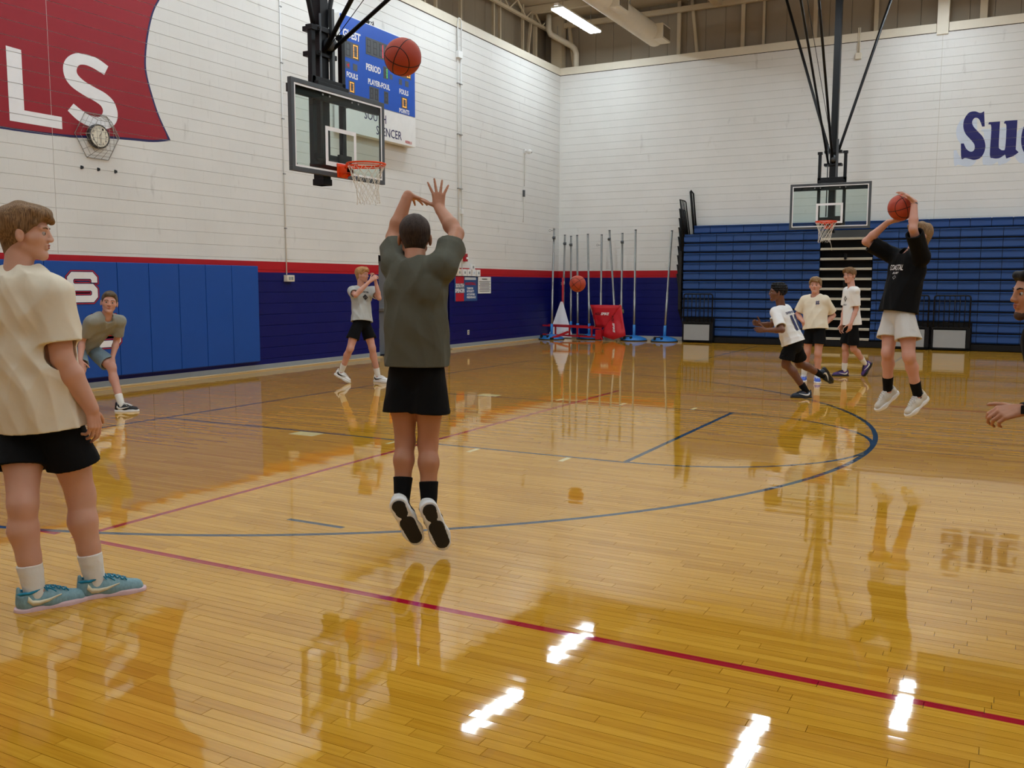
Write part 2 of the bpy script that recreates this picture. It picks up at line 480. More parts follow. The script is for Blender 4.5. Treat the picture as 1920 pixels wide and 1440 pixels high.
# frame members above the block wall
def member(label, name='steel_column'):
    return None
def beam(a, b, w, d=None, m=M_BEAM, n=[5]):
    o = MB().bar(a, b, w, d).build('trim_%d' % n[0], m); n[0] += 1
    return tag(o, kind='structure')
for y in (7.0, 9.55, 10.05, 11.2, 12.9, 13.25, 14.6):
    beam((XL-0.5, y, 7.6), (XL-0.5, y, ZC), 0.07, 0.07)
beam((XL-0.48, 15.35, 7.6), (XL-0.48, 15.35, ZC), 0.10)
beam((XL-0.45, 14.75, 7.75), (XL-0.45, 15.1, ZC), 0.07)
beam((XL-0.15, YB+0.2, 7.4), (XL-0.15, YB+0.2, ZC), 0.34, 0.3)
beam((XL+0.35, YB+0.32, 7.8), (XL+0.1, YB+0.32, ZC), 0.09)
for x in (0.2, 2.0, 3.9, 5.4):
    beam((x, YB+0.36, 7.6), (x, YB+0.36, ZC), 0.10, 0.08)
beam((0.75, YB+0.4, 7.75), (0.55, YB+0.4, ZC), 0.08)
beam((2.55, YB+0.4, 7.6), (2.55, YB+0.4, ZC), 0.06)
beam((6.98, YB-0.0, 0.0), (6.98, YB-0.0, 0.3), 0.02)
beam((6.98, YB+0.12, 7.66), (6.98, YB+0.12, ZC), 0.26, 0.34, M_CREAM)
beam((7.85, YB+0.3, 7.6), (7.85, YB+0.3, ZC), 0.16, 0.16)
# eaves purlin over the back wall and roof joists
beam((XL-0.6, YB+0.25, 9.2), (XR, YB+0.25, 9.2), 0.10, 0.14)
for y in (14.9, 12.2, 9.5, 6.8, 4.1, 1.4, -1.3, -4.0, -6.7):
    beam((XL-0.6, y, 9.34), (XR, y, 9.34), 0.14, 0.2)
for x in (-1.0, 6.3, 13.6):
    beam((x+2.4, YF, 9.24), (x+2.4, YB, 9.24), 0.22, 0.3)
tr = MB()
for i in range(14):
    y0 = YF+2+i*2.0
    tr.bar((XL-0.35, y0, 9.4), (XL-0.35, y0+0.5, 9.05), 0.04).bar((XL-0.35, y0+0.5, 9.05), (XL-0.35, y0+1.0, 9.4), 0.04).bar((XL-0.35, y0+1.0, 9.4), (XL-0.35, y0+1.5, 9.05), 0.04).bar((XL-0.35, y0+1.5, 9.05), (XL-0.35, y0+2.0, 9.4), 0.04)
tr.bar((XL-0.35, YF, 9.04), (XL-0.35, YB, 9.04), 0.08)
tag(tr.build('trim_80', M_BEAM), kind='structure')

# ------------------------------------------------------------------ plank floor
def planks():
    W = 0.0571; G = 0.0021
    P = []
    rows = int((YB-YF)/W)
    for r in range(rows):
        y = YF+r*W; x = XL-rng.random()*0.8
        while x < XR:
            l = 0.28+rng.random()**1.4*1.1
            a = max(x, XL); b = min(x+l, XR)
            if b-a > 0.02: P.append((a, y, b-a))
            x += l
    P = np.array(P); n = len(P)
    tone = rng.random(n)
    tilt = rng.normal(0, 0.0019, n); tx = rng.normal(0, 0.0007, n)
    a = P[:, 0]+G/2; b = P[:, 0]+P[:, 2]-G/2; c = P[:, 1]+G/2; d = P[:, 1]+W-G/2
    L = (b-a)/2
    tx = np.clip(tx, -0.0006/np.maximum(L, .1), 0.0006/np.maximum(L, .1))
    z = lambda sx, sy: sx*tx*L+sy*tilt*W/2
    V = np.stack([np.stack([a, c, z(-1, -1)], 1), np.stack([b, c, z(1, -1)], 1), np.stack([b, d, z(1, 1)], 1), np.stack([a, d, z(-1, 1)], 1)], 1)
    B = V.copy(); B[:, :, 2] = -0.011
    V = np.concatenate([V, B], 1)      # n,8,3
    Fq = np.array([(0, 1, 2, 3), (4, 5, 1, 0), (5, 6, 2, 1), (6, 7, 3, 2), (7, 4, 0, 3)])
    ctr = V[:, :4].mean(1)-CAM
    dep = ctr@_f; px = np.abs(ctr@_r2/dep)*1730; py = np.abs(ctr@_u2/dep)*1730
    near = np.where((dep > 0.5) & (px < 975) & (py < 735), dep, 1e6)
    order = np.argsort(near); keep = order[:300]; rest = order[300:]
    def mk(idx, org=None):
        v = V[idx].reshape(-1, 3)
        if org is not None: v = v-org
        f = (Fq[None]+8*np.arange(len(idx))[:, None, None]).reshape(-1, 4)
        me = mesh_np('plank', v, f)
        at = me.attributes.new('tone', 'FLOAT', 'FACE'); at.data.foreach_set('value', np.repeat(tone[idx], 5).astype(np.float32))
        return me
    for i in keep:
        org = V[i, 4]*np.array([1, 1, 0])
        link('plank', mk([i], org), M_FLOOR, floor, tuple(org))
    tag(link('strip_flooring', mk(rest), M_FLOOR, floor), kind='stuff')
planks()

# baseboards and the wood strip at the foot of the walls
b = MB()
for y0, y1 in ((YF, DOOR0), (DOOR1, YB)):
    b.box((XL, y0, 0.02), (XL+0.02, y1, 0.105), 0.004)
bl = tag(b.build('baseboard_left', M_BASEB), kind='structure')
b = MB()
for y0, y1 in ((YF, DOOR0), (DOOR1, YB)):
    b.box((XL+0.005, y0, 0.0), (XL+0.09, y1, 0.022), 0.004)
tag(b.build('trim_81', M_THRESH), kind='structure')
tag(MB().box((XL, YB-0.025, 0.0), (0.9, YB-0.008, 0.105), 0.004).build('baseboard_back', mat('pale_vinyl_base', (176, 178, 178), 0.5)), kind='structure')

# door recess with a double steel door
navyp = mat('navy_jamb_paint', (10, 18, 100), 0.45)
rc = MB().box((XL-0.42, DOOR0-0.05, -0.1), (XL-0.36, DOOR1+0.05, DOORH+0.1)).box((XL-0.36, DOOR0-0.05, -0.1), (XL, DOOR0, DOORH)).box((XL-0.36, DOOR1, -0.1), (XL-0.001, DOOR1+0.05, DOORH))
rc.box((XL-0.36, DOOR0, DOORH), (XL-0.001, DOOR1, DOORH+0.06)).box((XL-0.36, 8.98, 0), (XL-0.03, DOOR1, DOORH))
tag(rc.build('trim_82', navyp), kind='structure')
dr = tag(MB().box((XL-0.36, 6.93, 0), (XL-0.26, 7.0, 2.15)).box((XL-0.36, 8.9, 0), (XL-0.26, 8.97, 2.15)).box((XL-0.36, 6.93, 2.08), (XL-0.26, 8.97, 2.19)).build('door_1', M_BLACK), kind='structure')
for y in (7.0, 7.96):
    lf = MB().box((XL-0.35, y+0.004, 0.01), (XL-0.30, y+0.936, 2.08), 0.004).build('door_leaf', M_DOOR, dr)
    MB().box((XL-0.30, y+0.08, 0.98), (XL-0.235, y+0.86, 1.05), 0.01).build('push_bar', M_STEEL, lf)

# ------------------------------------------------------------------ ceiling lamps
M_LAMP = bpy.data.materials.new('lit_diffuser'); M_LAMP.use_nodes = True
_b = M_LAMP.node_tree.nodes['Principled BSDF']; _b.inputs['Base Color'].default_value = (0.9, 0.9, 0.9, 1)
_b.inputs['Emission Color'].default_value = (0.82, 0.925, 1.0, 1); _b.inputs['Emission Strength'].default_value = LAMP_STRENGTH
def lamp(x, y, label, z=8.5):
    t = thing('ceiling_light', label, 'light', (x, y, z), 0, 'long fluorescent fixtures under the roof')
    MB().box((-0.17, -1.25, 0.0), (0.17, 1.25, 0.045), 0.01).box((-0.06, -1.3, 0.045), (0.06, 1.3, 0.11), 0.01).build('housing', M_WHITE, t)
    MB().box((-0.16, -1.24, -0.035), (0.16, 1.24, -0.002), 0.01).build('diffuser', M_LAMP, t)
    for s in (-0.9, 0.9):
        MB().tube([(0, s, 0.1), (0, s, ZC-z)], 0.006, 6).build('hanger', M_STEEL, t)
    return t
lamp(-1.67, 13.6, 'lit fluorescent fixture hanging beside the round duct above the corner')
LP = [(-1.6, 9.0), (-1.6, 4.4), (-1.6, -0.2), (-1.6, -4.8), (-1.6, -9.4), (4.2, 10.0), (4.2, 5.4), (4.2, 0.8), (4.2, -3.8), (4.2, -8.4),
      (7.0, 13.6), (10.0, 9.0), (10.0, 4.4), (10.0, -0.2), (10.0, -4.8), (10.0, -9.4), (13.5, 13.6), (16, 9), (16, 2), (16, -5), (21, 10), (21, 1), (21, -8)]
for (x, y) in LP: lamp(x, y, 'fluorescent fixture over the court, outside the picture')

# ------------------------------------------------------------------ duct, pipe
t = thing('air_duct', 'large cream round air duct with square grilles under the roof', 'duct', (-0.16, 15.5, 8.33))
prof = [(0.24, 0.0), (0.27, -0.02)]
d = MB()
pts = [(0, -0.0, 0), (0, -0.05, 0)]+[(0, -0.05-0.3*k, 0) for k in range(1, 60)]
d.tube(pts, [0.23, 0.27]+[0.27]*59, 28)
for k in range(4, 60, 4): d.tube([(0, -0.05-0.3*k, 0), (0, -0.09-0.3*k, 0)], 0.277, 28, cap=False)
d.build('duct_tube', M_CREAM, t)
for y in (-0.15, -3.3, -6.5, -9.7):
    g = MB().box((0.10, y-0.50, -0.22), (0.42, y+0.14, 0.18), 0.02).build('outlet_box', M_CREAM, t)
    q = MB().box((0.421, y-0.45, -0.17), (0.426, y+0.09, 0.13)).build('grille', mat('duct_dark', (52, 46, 40), 0.7), g)
    l = MB()
    for k in range(11): l.box((0.423, y-0.45, -0.16+k*0.026), (0.432, y+0.09, -0.153+k*0.026))
    l.build('louvre', M_BEAM, g)
st = MB()
for y in (-2, -6, -10, -14): st.bar((0, y, 0.27), (0, y, ZC-8.33), 0.02)
st.build('hanger', M_STEEL, t)
t = thing('drain_pipe', 'cream drain pipe bending down behind the cap beam in the corner', 'pipe', (-3.1, 16.2, 7.8))
MB().tube([(0.22, 0.05, -0.1), (0.22, 0.05, 0.55), (0.18, 0.03, 0.68), (0.08, 0, 0.78), (-0.25, -0.35, 0.98), (-0.38, -0.45, 1.06), (-0.42, -0.5, 1.18), (-0.42, -0.5, 1.6)], 0.085, 16).build('pipe_run', M_CREAM, t)
q = MB()
for p in ((0.0, -0.08, 0.83), (-0.22, -0.32, 0.96)): q.tube([p, (p[0], p[1], 1.3)], 0.008, 6)
q.build('strap', M_STEEL, t)
# ------------------------------------------------------------------ wall pads
yp = [-6.4, -5.2, -4.0, -2.8, -2.2, -1.02, 0.19, 0.78, 1.38, 1.95, 2.55, 3.20]
wp = thing('wall_pad', 'royal blue padded mats along the foot of the left wall', 'wall padding', (XL+0.01, 0, 0))
for a, b_ in zip(yp[:-1], yp[1:]):
    MB().box((0.004, a+0.004, 0.175), (0.062, b_-0.004, 1.895), 0.012).build('pad', M_PAD, wp)
MB().box((0.0, yp[0], 0.16), (0.05, 3.19, 0.176)).build('bottom_rail', M_NAVY, wp)
XP = XL+0.074
def glyph_S(cx, z0, w, h, t):
    W = w/2; c = t*0.75; q = 0.018; d = 0.055; m = h/2
    out = [(-W+c, 0), (W-c, 0), (W, c), (W, m+t/2-c), (W-c, m+t/2), (-W+t+q, m+t/2), (-W+t, m+t/2+q), (-W+t, h-t-q), (-W+t+q, h-t), (W-t-q, h-t), (W-t, h-t-q), (W-t, h-t-d), (W, h-t-d), (W, h-c), (W-c, h), (-W+c, h), (-W, h-c),
           (-W, m-t/2+c), (-W+c, m-t/2), (W-t-q, m-t/2), (W-t, m-t/2-q), (W-t, t+q), (W-t-q, t), (-W+t+q, t), (-W+t, t+q), (-W+t, t+d), (-W, t+d), (-W, c)]
    return [(cx+x, z0+z) for x, z in out]
def outset(poly, d):
    n = len(poly); R = []
    area = sum(poly[i][0]*poly[(i+1) % n][1]-poly[(i+1) % n][0]*poly[i][1] for i in range(n))
    sg = 1 if area > 0 else -1
    for i in range(n):
        p0, p1, p2 = Vector(poly[i-1]), Vector(poly[i]), Vector(poly[(i+1) % n])
        a = (p1-p0).normalized(); b_ = (p2-p1).normalized()
        na = Vector((a.y, -a.x))*sg; nb = Vector((b_.y, -b_.x))*sg
        m = (na+nb); m.normalize(); k = d/max(0.5, m.dot(na))
        R.append(tuple(p1+m*k))
    return R
for cx, z0, w_, h_, lab in ((-0.42, 1.30, 0.50, 0.44, 'white letter S with navy and red outline, upper one on the blue pads'), (-0.08, 0.62, 0.56, 0.48, 'white letter S with outline, lower one on the blue pads behind the bending player')):
    t = thing('pad_lettering', lab, 'lettering')
    poly = glyph_S(cx, z0, w_, h_, 0.098)
    for d_, m_, k in ((0.032, M_NAVYINK, 0), (0.025, M_REDINK, 1), (0.013, M_NAVYINK, 2), (0.0, M_LETTER, 3)):
        MB().prism(outset(poly, d_) if d_ else poly, lambda u, v: (XP+0.001*k, u, v), (0.001, 0, 0)).build('letter' if k == 3 else 'outline', m_, t)

# ------------------------------------------------------------------ murals painted over the block courses
def paint(name, poly, pt, nrm, m, parent, JH=0.0042):
    """thin coat of paint cut at the recessed joints"""
    bm = bmesh.new(); vs = [bm.verts.new(pt(u, v)) for u, v in poly]; f = bm.faces.new(vs); f.normal_update()
    bmesh.ops.triangulate(bm, faces=[f])
    zs = [p[1] for p in poly]
    r = int(min(zs)/BH)
    while r*BH < max(zs)+BH:
        for z in (r*BH-JH/2-0.001, r*BH+JH/2+0.001):
            bmesh.ops.bisect_plane(bm, geom=bm.verts[:]+bm.edges[:]+bm.faces[:], plane_co=(0, 0, z), plane_no=(0, 0, 1))
        r += 1
    kill = []
    for f in bm.faces:
        z = f.calc_center_median().z; k = round(z/BH)*BH
        if abs(z-k) < JH/2: kill.append(f)
    bmesh.ops.delete(bm, geom=kill, context='FACES')
    bm.normal_update()
    for f in bm.faces:
        if f.normal.dot(Vector(nrm)) < 0: f.normal_flip()
    me = bpy.data.meshes.new(name); bm.to_mesh(me); bm.free()
    return link(name, me, m, parent)
def smooth_poly(P, n=4, sharp=()):
    R = []; N_ = len(P)
    for i in range(N_):
        p0, p1, p2, p3 = [np.array(P[(i+k) % N_], float) for k in (-1, 0, 1, 2)]
        if i in sharp: p0 = p1
        if (i+1) % N_ in sharp: p3 = p2
        for s in range(n):
            t = s/n
            R.append(tuple(0.5*((2*p1)+(-p0+p2)*t+(2*p0-5*p1+4*p2-p3)*t*t+(-p0+3*p1-3*p2+p3)*t**3)))
    return R
def smooth_open(P, n=5):
    R = []
    for i in range(len(P)-1):
        p0 = np.array(P[max(i-1, 0)], float); p1 = np.array(P[i], float); p2 = np.array(P[i+1], float); p3 = np.array(P[min(i+2, len(P)-1)], float)
        for s in range(n):
            t = s/n; R.append(tuple(0.5*((2*p1)+(-p0+p2)*t+(2*p0-5*p1+4*p2-p3)*t*t+(-p0+3*p1-3*p2+p3)*t**3)))
    R.append(P[-1]); return R
mu = thing('flag_mural', 'large red flag with navy edge painted high on the left wall', 'mural')
bot = smooth_open([(-5.5, 3.9), (-4.0, 3.75), (-2.6, 3.66), (-1.51, 3.63), (-0.73, 3.645), (-0.3, 3.675), (0.16, 3.73), (0.64, 3.765), (1.02, 3.79), (1.37, 3.86)])
rgt = smooth_open([(1.37, 3.86), (1.17, 4.19), (1.05, 4.48), (0.955, 4.79), (0.94, 5.03), (1.0, 5.4), (1.12, 5.78), (1.28, 6.05), (1.55, 6.45), (1.7, 6.9)])
outer = bot+rgt[1:]+[(0.0, 7.1), (-5.5, 7.3)]
inner = [(u, v+0.035) for u, v in bot[:-1]]+[(1.30, 3.885)]+[(u-0.035, v) for u, v in rgt[2:]]+[(0.0, 7.05), (-5.5, 7.2)]
paint('flag_edge', outer, lambda u, v: (XL+0.0095, u, v), (1, 0, 0), M_NAVYINK, mu)
paint('flag_field', inner, lambda u, v: (XL+0.0115, u, v), (1, 0, 0), M_MURRED, mu)
lt = thing('wall_letter', 'large white letter L on the red flag mural', 'lettering')
paint('letter', [(-1.37, 4.735), (-1.15, 4.725), (-1.15, 3.925), (-0.58, 3.925), (-0.58, 3.755), (-1.37, 3.755)], lambda u, v: (XL+0.0135, u, v), (1, 0, 0), M_LETTER, lt)
lt = thing('wall_letter', 'large white letter S on the red flag mural above the clock', 'lettering')
S = [(0.24, 4.79), (0.16, 4.65), (0.0, 4.705), (-0.14, 4.73), (-0.25, 4.71), (-0.30, 4.64), (-0.29, 4.57), (-0.19, 4.50), (-0.03, 4.445), (0.17, 4.385), (0.31, 4.29), (0.37, 4.13), (0.33, 3.98), (0.20, 3.88), (0.02, 3.85),
     (-0.18, 3.87), (-0.34, 3.93), (-0.48, 4.03), (-0.38, 4.145), (-0.23, 4.065), (-0.06, 4.015), (0.05, 4.03), (0.11, 4.11), (0.08, 4.19), (-0.04, 4.245), (-0.22, 4.30), (-0.40, 4.38), (-0.50, 4.49), (-0.52, 4.64), (-0.45, 4.77), (-0.31, 4.86), (-0.12, 4.885), (0.07, 4.86)]
paint('letter', smooth_poly(S, 4, (0, 1, 17, 18)), lambda u, v: (XL+0.0135, u, v), (1, 0, 0), M_LETTER, lt)

Sg = [(7.98, 5.75), (8.01, 5.39), (7.955, 5.39), (7.88, 5.57), (7.79, 5.61), (7.735, 5.53), (7.76, 5.42), (7.87, 5.28), (7.99, 5.13), (8.05, 4.93), (8.02, 4.75), (7.94, 4.64), (7.82, 4.61), (7.72, 4.64), (7.62, 4.67), (7.54, 4.66), (7.51, 5.02), (7.575, 5.02),
      (7.64, 4.88), (7.74, 4.81), (7.81, 4.85), (7.81, 4.97), (7.72, 5.10), (7.60, 5.25), (7.545, 5.42), (7.56, 5.60), (7.65, 5.74), (7.78, 5.765), (7.90, 5.715)]
Ug = [(8.10, 5.48), (8.335, 5.48), (8.335, 4.92), (8.37, 4.83), (8.43, 4.80), (8.475, 4.86), (8.475, 5.36), (8.42, 5.43), (8.44, 5.485), (8.70, 5.485), (8.70, 4.80), (8.765, 4.73), (8.66, 4.65), (8.51, 4.60), (8.48, 4.70), (8.36, 4.62), (8.22, 4.63), (8.155, 4.72), (8.155, 5.36), (8.09, 5.43)]
Cg = [(9.20, 5.40), (9.27, 5.10), (9.19, 5.10), (9.13, 5.32), (9.05, 5.30), (9.03, 5.05), (9.08, 4.84), (9.20, 4.82), (9.27, 4.72), (9.12, 4.61), (8.95, 4.64), (8.84, 4.80), (8.80, 5.05), (8.84, 5.32), (8.96, 5.47), (9.10, 5.48)]
mu2 = thing('wall_slogan', 'navy lettering Suc with pale shadow high on the back wall', 'lettering')
for G_, sh in ((Sg, (0, 1, 2, 16, 17)), (Ug, (0, 1, 8, 9, 13, 14, 10, 11, 12)), (Cg, (0, 1, 2, 9))):
    P_ = smooth_poly(G_, 4, sh)
    paint('letter_shadow', [(u-0.15, v-0.155) for u, v in P_], lambda u, v: (u, YB-0.0095, v), (0, -1, 0), M_PALE, mu2, 0.003)
for G_, sh in ((Sg, (0, 1, 2, 16, 17)), (Ug, (0, 1, 8, 9, 13, 14, 10, 11, 12)), (Cg, (0, 1, 2, 9))):
    paint('letter', smooth_poly(G_, 4, sh), lambda u, v: (u, YB-0.0120, v), (0, -1, 0), M_NAVY, mu2, 0.003)

# ------------------------------------------------------------------ caged wall clock
ck = thing('wall_clock', 'round white wall clock behind a wire cage under the letter S', 'clock', (XL+0.01, -0.02, 3.73))
MB().lathe([(0.165, 0.0), (0.175, 0.02), (0.175, 0.07), (0.16, 0.08), (0.15, 0.07)], n=40, axis='x').build('case', mat('clock_rim', (58, 56, 54), 0.4), ck)
MB().lathe([(0.152, 0.066), (0.152, 0.072)], n=40, axis='x').build('dial', mat('clock_dial', (232, 226, 208), 0.5), ck)
for i in range(1, 13):
    a = math.radians(90-30*i); r_ = 0.118
    text('numeral', str(i), (0.073, -r_*math.cos(a)*-1-0.014, r_*math.sin(a)-0.014), (0, 1, 0), (0, 0, 1), 0.028, 0.03, M_BLACKINK, ck, 0.0, thick=0.001)
MB().bar((0.076, 0, 0), (0.076, 0.035, 0.06), 0.008, 0.002).bar((0.078, 0, 0.02), (0.078, 0.012, -0.10), 0.006, 0.002).build('hands', M_BLACKINK, ck)
cg = MB()
def hexa(r1, x, k=6): return [(x, r1*math.cos(math.radians(60*i)), r1*math.sin(math.radians(60*i))) for i in range(k)]
h0, h1 = hexa(0.37, 0.01), hexa(0.24, 0.20)
cg.tube(h0, 0.005, 6, closed=True).tube(h1, 0.005, 6, closed=True)
for i in range(6):
    cg.tube([h0[i], h1[i]], 0.004, 6)
    for s in (0.33, 0.66):
        a = Vector(h0[i]).lerp(Vector(h0[(i+1) % 6]), s); b_ = Vector(h1[i]).lerp(Vector(h1[(i+1) % 6]), s); cg.tube([a, b_], 0.0025, 5)
    for s in (0.33, 0.66):
        a = Vector(h0[i]).lerp(Vector(h1[i]), s); b_ = Vector(h0[(i+1) % 6]).lerp(Vector(h1[(i+1) % 6]), s); cg.tube([a, b_], 0.0025, 5)
for s in (-0.14, -0.07, 0, 0.07, 0.14):
    hh = min(0.208, (0.24-abs(s))*1.732); cg.tube([(0.2, s, -hh), (0.2, s, hh)], 0.0025, 5)
for z in (-0.14, -0.05, 0.05, 0.14):
    w_ = 0.24-abs(z)/1.732; cg.tube([(0.2, -w_, z), (0.2, w_, z)], 0.0025, 5)
cg.build('cage', mat('cage_wire', (150, 146, 138), 0.4, 0.6), ck)
hk = MB()
for s in (-0.28, 0.0, 0.3): hk.box((0, s-0.012, -0.50), (0.012, s+0.012, -0.45)).box((0, s+0.02, -0.49), (0.012, s+0.032, -0.455))
hk.build('anchor', M_BLACKINK, ck)

# ------------------------------------------------------------------ scoreboard
SX = -3.08
sb = thing('scoreboard', 'blue electronic scoreboard high on the left wall behind the near hoop', 'scoreboard')
MB().box((XL+0.012, 5.46, 5.24), (SX-0.012, 8.06, 6.86), 0.01).build('housing', M_WHITE, sb)
MB().box((SX-0.012, 5.47, 5.25), (SX, 8.05, 6.84), 0.004).build('face', M_BOARDBLUE, sb)
ad = MB().box((XL+0.05, 5.46, 4.60), (SX, 8.06, 5.235), 0.006).build('name_panel', M_WHITE, sb)
def sbt(body, y0, y1, z1, z0, m=M_LETTER, bold=0.02, shear=0.0, par=sb):
    return text('lettering', body, (SX+0.0015, y0, z0), (0, 1, 0), (0, 0, 1), y1-y0, z1-z0, m, par, bold, shear, 0.002)
sbt('GUEST', 5.54, 6.11, 6.58, 6.42, bold=0.035, shear=0.1)
sbt('PERIOD', 6.28, 6.78, 6.06, 5.925, bold=0.03)
sbt('FOULS', 5.64, 6.0, 5.77, 5.66, bold=0.03)
sbt('PLAYER-FOUL', 6.34, 7.10, 5.77, 5.655, bold=0.03)
sbt('FOULS', 7.45, 7.79, 5.77, 5.66, bold=0.03)
sbt('POINTS', 7.44, 7.82, 5.36, 5.25+0.015, bold=0.03)
sbt('SOUTH', 6.20, 6.95, 5.12, 4.94, M_NAVYINK, 0.005)
sbt('SPENCER', 6.60, 7.52, 4.86, 4.68, M_NAVYINK, 0.005)
sbt('REBELS', 7.66, 7.90, 4.70, 4.645, M_REDINK, 0.01)
def display(y0, y1, z0, z1, digits, m=M_AMBER):
    d_ = MB().box((SX, y0, z0), (SX+0.004, y1, z1)).build('display', M_LEDOFF, sb)
    SEG = {'0': 'abcdef', '1': 'bc', '8': 'abcdefg', ' ': ''}
    n = len(digits); w_ = (y1-y0)/n
    off = MB(); on = MB()
    for i, c_ in enumerate(digits):
        a = y0+w_*i+w_*0.2; b_ = y0+w_*(i+1)-w_*0.2; lo = z0+(z1-z0)*0.1; hi = z1-(z1-z0)*0.1; mid = (lo+hi)/2; q = 0.022
        S_ = dict(a=((a, hi-q), (b_, hi)), g=((a, mid-q/2), (b_, mid+q/2)), d=((a, lo), (b_, lo+q)), f=((a, mid), (a+q, hi)), b=((b_-q, mid), (b_, hi)), e=((a, lo), (a+q, mid)), c=((b_-q, lo), (b_, mid)))
        for k, (p, r_) in S_.items():
            if c_ != ' ' and k in SEG[c_]:
                # dotted diodes
                L_ = max(r_[0]-p[0], r_[1]-p[1]); nn = max(2, int(L_/0.026)); hz = (r_[0]-p[0]) > (r_[1]-p[1])
                for j in range(nn):
                    t0 = j/nn; t1 = (j+0.62)/nn
                    if hz: on.box((SX+0.005, p[0]+(r_[0]-p[0])*t0, p[1]+0.004), (SX+0.008, p[0]+(r_[0]-p[0])*t1, r_[1]-0.004))
                    else: on.box((SX+0.005, p[0]+0.004, p[1]+(r_[1]-p[1])*t0), (SX+0.008, r_[0]-0.004, p[1]+(r_[1]-p[1])*t1))
            else: off.box((SX+0.004, p[0], p[1]), (SX+0.006, r_[0], r_[1]))
    if off.V: off.build('unlit_digit', M_LEDBASE, d_)
    if on.V: on.build('lit_digit', m, d_)
display(5.58, 6.05, 6.04, 6.36, ' 0'); display(6.28, 6.70, 6.24, 6.58, '88', M_LEDBASE); display(6.70, 7.12, 6.24, 6.58, '11', M_REDLED)
display(6.88, 7.04, 5.87, 6.12, '1', M_GREENLED); display(5.70, 5.90, 5.37, 5.61, '0'); display(6.38, 6.70, 5.35, 5.62, '  ')
display(6.89, 7.04, 5.36, 5.61, ' '); display(7.52, 7.75, 5.37, 5.61, '0'); display(7.50, 7.90, 6.02, 6.36, ' 0')
MB().box((SX, 5.61, 5.83), (SX+0.003, 5.75, 5.96)).box((SX, 5.85, 5.83), (SX+0.003, 5.99, 5.96)).box((SX, 7.44, 5.85), (SX+0.003, 7.55, 5.97)).box((SX, 7.67, 5.85), (SX+0.003, 7.80, 5.97)).box((SX, 7.10, 5.90), (SX+0.003, 7.2, 6.0)).build('indicator', M_LEDOFF, sb)
MB().prism([(5.64, 5.895), (5.72, 5.935), (5.72, 5.855)], lambda u, v: (SX+0.004, u, v), (0.001, 0, 0)).build('arrow', M_REDINK, sb)
cw = MB()
for k in range(3):
    cw.tube([(SX-0.1, 6.45+0.06*k, 6.86), (SX-0.05, 6.42+0.07*k, 6.93), (SX, 6.55, 6.90+0.02*k), (SX-0.1, 6.6+0.05*k, 6.865)], 0.006, 6)
cw.box((SX-0.14, 6.38, 6.86), (SX-0.04, 6.46, 6.95)).build('cable_loop', M_BLACK, sb)

# ------------------------------------------------------------------ conduits, boxes, signs on the left wall
def wallbox(name, label, cat, y, z, w_, h_, d_, m, grp=None):
    t = thing(name, label, cat, (XL+0.012, y, z), 0, grp)
    MB().box((0, -w_/2, -h_/2), (d_, w_/2, h_/2), 0.006).build('case', m, t)
    return t
t = thing('conduit', 'thin white conduit running down the left wall to the beige box', 'conduit', (XL+0.012, 4.0, 0))
MB().tube([(0.012, 0.0, 1.75), (0.012, -0.02, 7.7)], 0.011, 8).build('tube', M_WHITE, t)
c_ = MB()
for z in (2.6, 3.6, 4.6, 5.6, 6.6): c_.box((0, -0.025, z), (0.028, 0.025, z+0.02))
c_.build('clamp', M_STEEL, t)
t = wallbox('outlet_box', 'beige outlet box at the foot of the thin conduit on the left wall', 'outlet', 4.03, 1.68, 0.20, 0.12, 0.09, M_CREAM)
MB().box((0.09, -0.06, -0.03), (0.095, -0.01, 0.03)).box((0.09, 0.01, -0.03), (0.095, 0.06, 0.03)).build('socket', M_BASEB, t)
t = thing('conduit', 'white double conduit running full height beside the scoreboard', 'conduit', (XL+0.012, 10.2, 0))
MB().tube([(0.02, 0, 1.95), (0.02, 0, 7.0), (0.02, 0, 7.75)], 0.016, 8).tube([(0.02, 0.16, 1.95), (0.02, 0.16, 5.9), (0.02, 0.13, 7.2)], 0.012, 8).build('tube', M_WHITE, t)
MB().tube([(0.05, -0.05, 7.15), (0.05, -0.05, 7.85), (0.05, 0.0, 7.93), (0.05, 0.07, 7.93), (0.05, 0.12, 7.85), (0.05, 0.12, 7.15)], 0.014, 8).build('bend', M_WHITE, t)
MB().box((0, -0.07, 7.0), (0.09, 0.12, 7.16), 0.006).build('junction_box', M_WHITE, t); MB().box((0, 0.11, 3.3), (0.05, 0.21, 3.42), 0.005).build('junction_box', M_WHITE, t)
c_ = MB()
for z in (2.5, 3.9, 5.2, 6.4): c_.box((0, -0.03, z), (0.04, 0.19, z+0.02))
c_.build('clamp', M_STEEL, t)
for i, (y, z, lab) in enumerate(((10.16, 1.87, 'beige control box leftmost in the row over the banner'), (10.42, 1.87, 'white switch box second in the row over the banner'), (10.64, 1.87, 'white switch box third in the row over the banner'),
                      (10.87, 1.87, 'pale blue fronted switch box fourth in the row over the banner'), (11.1, 1.865, 'white switch box rightmost in the row over the banner'), (10.83, 2.01, 'small white box mounted above the row of switch boxes'))):
    t = wallbox('switch_box', lab, 'switch box', y, z, 0.17, 0.17 if i < 5 else 0.13, 0.07, M_CREAM if i == 0 else M_WHITE, 'control boxes over the banner')
    MB().box((0.07, -0.03, -0.03), (0.078, 0.03, 0.03), 0.003).build('cover', M_PALE if i == 3 else M_BASEB, t)
t = wallbox('fire_alarm', 'small red fire alarm on the left wall above the switch boxes', 'alarm', 10.5, 2.24, 0.14, 0.19, 0.06, M_RED)
MB().lathe([(0.03, 0), (0.026, 0.03), (0.0, 0.035)], (0.06, 0.02, -0.02), 16, 'x').build('strobe', M_WHITE, t)
